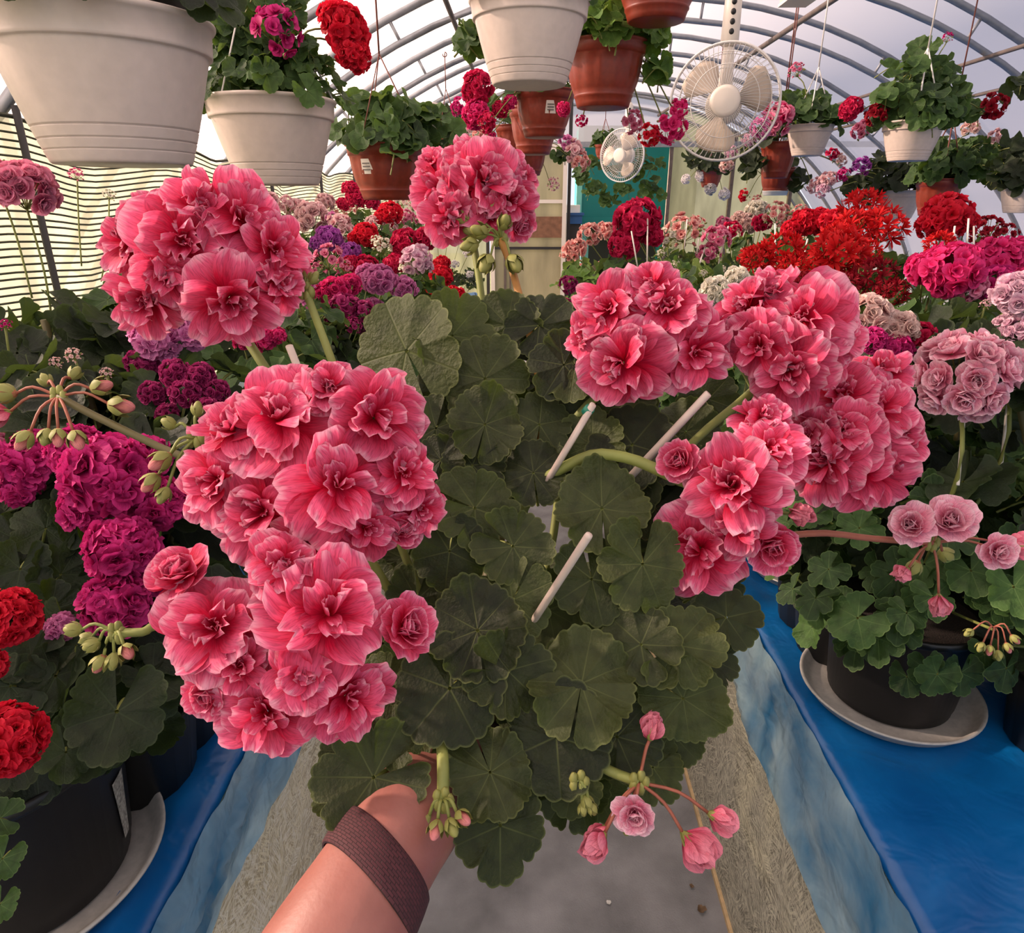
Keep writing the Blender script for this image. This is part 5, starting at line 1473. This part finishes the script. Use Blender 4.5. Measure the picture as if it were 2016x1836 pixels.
hanging('dark brown last hanging pot in the row above the door', 'ter', (1040, 292), 38, 3.9, heads=((1130, 300, 3.8, 26, 'palepink', 'loose'), (1115, 280, 3.8, 18, 'orchid', 'loose'), (1142, 318, 3.8, 22, 'salmon', 'loose'), (1088, 362, 4.0, 15, 'palepink', 'budded')), string='string_brown', n=18, foliage=((1105, 310, 3.9, 16),))
hanging('terracotta pot base cut off by the top edge of the picture', 'ter', (1300, -95), 92, 1.7, n=16, string='string_brown', up=.1)
hanging('small white hanging pot right of the large fan', 'w', (1596, 247), 45, 2.95, foliage=((1590, 205, 2.95, 34), (1635, 230, 2.9, 26), (1560, 195, 2.95, 18)), heads=((1568, 140, 2.9, 18, 'pink', 'budded'), (1530, 235, 2.9, 36, 'pink', 'loose'), (1500, 250, 2.85, 26, 'orchid', 'loose'), (1540, 225, 2.9, 26, 'hotpink', 'loose'), (1475, 275, 2.9, 16, 'lilacpale', 'loose')), n=36, leaf='leaf_green')
hanging('white hanging pot with a bushy dark green geranium, upper right', 'w', (1800, 240), 58, 2.35, foliage=((1820, 130, 2.35, 50), (1780, 165, 2.3, 50), (1860, 175, 2.35, 55), (1840, 210, 2.3, 45), (1900, 205, 2.4, 40), (1770, 205, 2.3, 36)), heads=((1675, 215, 2.4, 26, 'crimson', 'dome'), (1728, 224, 2.35, 26, 'darkred', 'loose'), (1957, 210, 2.35, 30, 'darkred', 'loose'), (1865, 75, 2.4, 12, 'magenta', 'budded'), (1700, 255, 2.6, 24, 'pink', 'loose')), n=44, leaf='leaf_green', lr=(.03, .05))
hanging('tall terracotta hanging pot left below the small white one', 'ter', (1535, 280), 36, 3.2, foliage=((1490, 330, 3.2, 22), (1480, 310, 3.2, 16)), heads=((1430, 325, 3.2, 16, 'blush', 'loose'), (1440, 300, 3.2, 14, 'lilacpale', 'loose'), (1605, 365, 3.2, 18, 'palepink', 'loose')), n=18, hr=1.4, string='string_brown', leaf='leaf_dark')
hanging('terracotta hanging pot with a white drip saucer under the tall one', 'ter', (1532, 330), 34, 3.4, foliage=((1570, 355, 3.4, 18),), heads=((1640, 305, 3.4, 16, 'crimson', 'loose'), (1655, 315, 3.4, 14, 'blush', 'loose'), (1465, 385, 3.6, 14, 'red', 'loose'), (1490, 395, 3.6, 12, 'salmon', 'loose')), n=16, hr=1.1, string='string_brown', saucer='paper_white', leaf='leaf_dark')
hanging('small white pot low at right beside the lower terracotta pot', 'w', (1775, 375), 42, 3.1, foliage=((1750, 340, 3.1, 45), (1710, 360, 3.1, 36), (1800, 335, 3.1, 36), (1690, 375, 3.1, 26)), heads=((1695, 330, 3.1, 22, 'purple', 'loose'), (1660, 345, 3.1, 16, 'magenta', 'loose'), (1630, 355, 3.1, 20, 'palepink', 'loose'), (1620, 375, 3.1, 16, 'lilacpale', 'loose')), n=30, leaf='leaf_dark')
hanging('terracotta hanging pot low at right above the red flowers', 'ter', (1852, 352), 44, 2.7, foliage=((1870, 320, 2.7, 45), (1920, 310, 2.7, 40), (1840, 300, 2.7, 36), (1935, 340, 2.7, 26)), heads=((1910, 252, 2.7, 20, 'blush', 'loose'), (1965, 272, 2.7, 22, 'palepink', 'loose')), n=34, leaf='leaf_green', hr=1.2, string='string_brown')
hanging('white hanging pot cut by the right edge of the picture', 'w', (2020, 362), 44, 2.5, foliage=((2000, 330, 2.5, 40), (2010, 290, 2.5, 36), (1985, 345, 2.5, 26), (2010, 170, 2.6, 26)), heads=(), n=34, leaf='leaf_dark')
hanging('tiny brown hanging pot with white pompon flowers near the back wall', 'ter', (1400, 335), 24, 5.0, foliage=((1390, 310, 5.0, 30), (1370, 315, 5.0, 20), (1420, 320, 5.0, 20)), heads=((1350, 353, 5.0, 11, 'white', 'dome'), (1380, 345, 5.0, 13, 'white', 'dome'), (1398, 372, 5.0, 13, 'white', 'dome'), (1426, 382, 5.0, 13, 'white', 'dome')), n=16, leaf='leaf_dark', string='string_brown', lr=(.04, .06))
hanging('trailing vine in a hidden hanging pot in front of the turquoise booth', 'ter', (1190, 285), 20, 6.4, foliage=((1165, 320, 6.4, 26), (1270, 330, 6.4, 40), (1240, 370, 6.4, 36), (1180, 370, 6.4, 24), (1290, 370, 6.4, 24), (1220, 340, 6.4, 30), (1200, 390, 6.4, 14), (1150, 345, 6.4, 18)), heads=(), n=24, leaf='leaf_green', string='string_brown', lr=(.05, .08))
hanging('brown hanging pot far back left with white-flecked foliage', 'ter', (880, 255), 26, 4.2, foliage=((870, 235, 4.2, 30), (900, 270, 4.2, 26)), heads=((860, 210, 4.2, 10, 'white', 'loose'),), n=18, leaf='leaf_dark', string='string_brown')

# ------------------------------------------------------------------ fans hung upside down
def fan(label, hub_p, r_px, d, face, roll=0.4):
    c = at(*hub_p, d); R = r_px * d / FPX
    t = thing('fan', label, 'fan', c, 'fans hung upside down')
    F = zrot(Vector(face).normalized(), 0).to_4x4()
    # keep the fan's own 'up' vertical
    fz = Vector(face).normalized(); fx = Vector((0, 0, 1)).cross(fz).normalized(); fy = fz.cross(fx)
    F = Matrix((fx, fy, fz)).transposed().to_4x4()
    def cage(z0, bulge, nm):
        m1 = MB()
        nw = 64
        for k in range(nw):
            a = 2 * PI * k / nw
            pts = []
            for f in (.28, .5, .75, .92, 1.0):
                pts.append(Vector((R * f * math.cos(a + .25 * (1 - f)), R * f * math.sin(a + .25 * (1 - f)), z0 + bulge * (1 - f ** 2.5))))
            m1.tube(pts, R * .0055, 3, 0, False)
        for f in (.62, .84):
            m1.tube([Vector((R * f * math.cos(2 * PI * k / 40), R * f * math.sin(2 * PI * k / 40), z0 + bulge * (1 - f ** 2.5))) for k in range(41)], R * .007, 4, 0, False)
        m1.tube([Vector((R * math.cos(2 * PI * k / 48), R * math.sin(2 * PI * k / 48), z0)) for k in range(49)], R * .022, 6, 0, False)
        obj(nm, m1.mesh(nm, [M['wire']]), t, F)
    cage(.004, R * .22, 'front_grille'); cage(-.012, -R * .2, 'rear_grille')
    for k in range(3):
        m1 = MB(); rows = []
        a0 = roll + 2 * PI * k / 3
        for i in range(7):
            f = .24 + .62 * i / 6
            hwid = .62 * math.sin(PI * min(1, (.12 + .88 * i / 6) * .72)) * (1 if i < 5 else (.94 if i == 5 else .72))
            rows.append([Vector((R * f * math.cos(a0 + q * hwid * .95 + .2 * f), R * f * math.sin(a0 + q * hwid * .95 + .2 * f), R * (.02 + .11 * q))) for q in (-1, -.5, 0, .5, 1)])
        m1.grid(rows); o = obj('blade', m1.mesh('blade', [M['fan_blade']]), t, F)
        sm = o.modifiers.new('thick', 'SOLIDIFY'); sm.thickness = R * .012
    m1 = MB(); m1.lathe([(0, R * .255), (R * .2, R * .25), (R * .265, R * .235), (R * .285, R * .2), (R * .285, R * .19), (0, R * .19)], 32)
    obj('hub_badge', m1.mesh('hub_badge', [M['fan_white']]), t, F)
    m1 = MB(); m1.lathe([(0, R * .15), (R * .2, R * .14), (R * .2, -R * .04), (0, -R * .04)], 24); obj('blade_hub', m1.mesh('blade_hub', [M['fan_blade']]), t, F)
    m1 = MB(); m1.lathe([(0, -R * .2), (R * .26, -R * .2), (R * .34, -R * .26), (R * .34, -R * .5), (R * .24, -R * .66), (0, -R * .68)], 28); obj('motor_housing', m1.mesh('motor_housing', [M['fan_white']]), t, F)
    # neck rises from the motor to the control box, then the tube to the roof
    b = F @ Vector((0, 0, -R * .42))
    m1 = MB(); m1.tube([b, b + Vector((0, 0, R * .5)), b + Vector((0, 0, R * 1.05))], [R * .15, R * .13, R * .1], 14); obj('neck', m1.mesh('neck', [M['fan_white']]), t)
    m1 = MB(); m1.tube([b + Vector((0, 0, R * 1.0)), b + Vector((0, 0, R * 1.08)), b + Vector((0, 0, R * 1.85)), b + Vector((0, 0, R * 1.95))], [R * .12, R * .17, R * .155, R * .1], 16); cb = obj('control_box', m1.mesh('control_box', [M['fan_white']]), t)
    for k in range(4):
        m2 = MB(); z = R * (1.22 + .16 * k); dirc = (to_cam(c + b) * 1.0 + Vector((0.12, 0, 0))); dirc.z = 0; dirc.normalize()
        m2.ellipsoid(b + Vector((0, 0, z)) + dirc * R * .155, (R * .05, R * .035, R * .055), None, 8, 6)
        obj('button', m2.mesh('button', [M['black']]), cb)
    zt = roof_z(c.x, .16) - c.z
    m1 = MB(); m1.tube([b + Vector((0, 0, R * 1.9)), Vector((b.x, b.y, max(zt, R * 2.1)))], R * .07, 12); obj('pole', m1.mesh('pole', [M['fan_white']]), t)
fan('large white fan hung upside down from the arches, with black buttons on its stem', (1426, 202), 104, 2.55, (-.22, -1, .02), 0.2)
fan('small white fan turned aside in front of the turquoise booth', (1224, 306), 48, 5.6, (-.75, -1, -.05), 0.9)

# junction box under the roof
p = at(1572, -6, 2.6)
t = thing('junction_box', 'small beige junction box fixed under the roof beside the pipe', 'junction box', p)
m1 = MB(); m1.box((-.05, -.06, -.01), (.05, .06, .05)); obj('box', m1.mesh('box', [M['fan_blade']], False), t)
m1 = MB(); m1.box((-.054, -.064, -.02), (.054, .064, -.01)); obj('cover', m1.mesh('cover', [M['fan_white']], False), t)
m1 = MB(); m1.tube([(0, 0, .05), (0, 0, max(.06, roof_z(p.x, .02) - p.z))], .006, 6); obj('bracket', m1.mesh('bracket', [M['steel']]), t)

# ------------------------------------------------------------------ litter on the aisle floor
def litter(name, label, px, py, mat, r, cat):
    p = at_z(px, py, 0.004)
    rg = random.Random(int(px))
    m1 = MB()
    for k in range(5):
        Mp = Matrix.Rotation(2 * PI * k / 5 + rg.uniform(-.3, .3), 4, 'Z')
        petal(m1, Mp, r * rg.uniform(.6, 1.2), r * .45, .5, -.2 + rg.uniform(0, .9), 3, 2, .1, .3, .1, rg)
    o = obj(name, m1.mesh(name, [M[mat]]), None, Matrix.Translation(p))
    tag(o, label, cat)
litter('dried_flower', 'brown dried flower lying on the grey aisle floor', 1380, 1792, 'dry', .014, 'litter')
litter('paper_scrap', 'tiny white scrap on the grey aisle floor', 1198, 1776, 'paper_white', .007, 'litter')
litter('fallen_petal', 'small crimson fallen floret below the lowest leaf', 981, 1716, 'hotpink', .016, 'petal')
litter('dry_leaf_crumb', 'dark crumb on the floor near the raw board edge', 1362, 1745, 'dry', .007, 'litter')
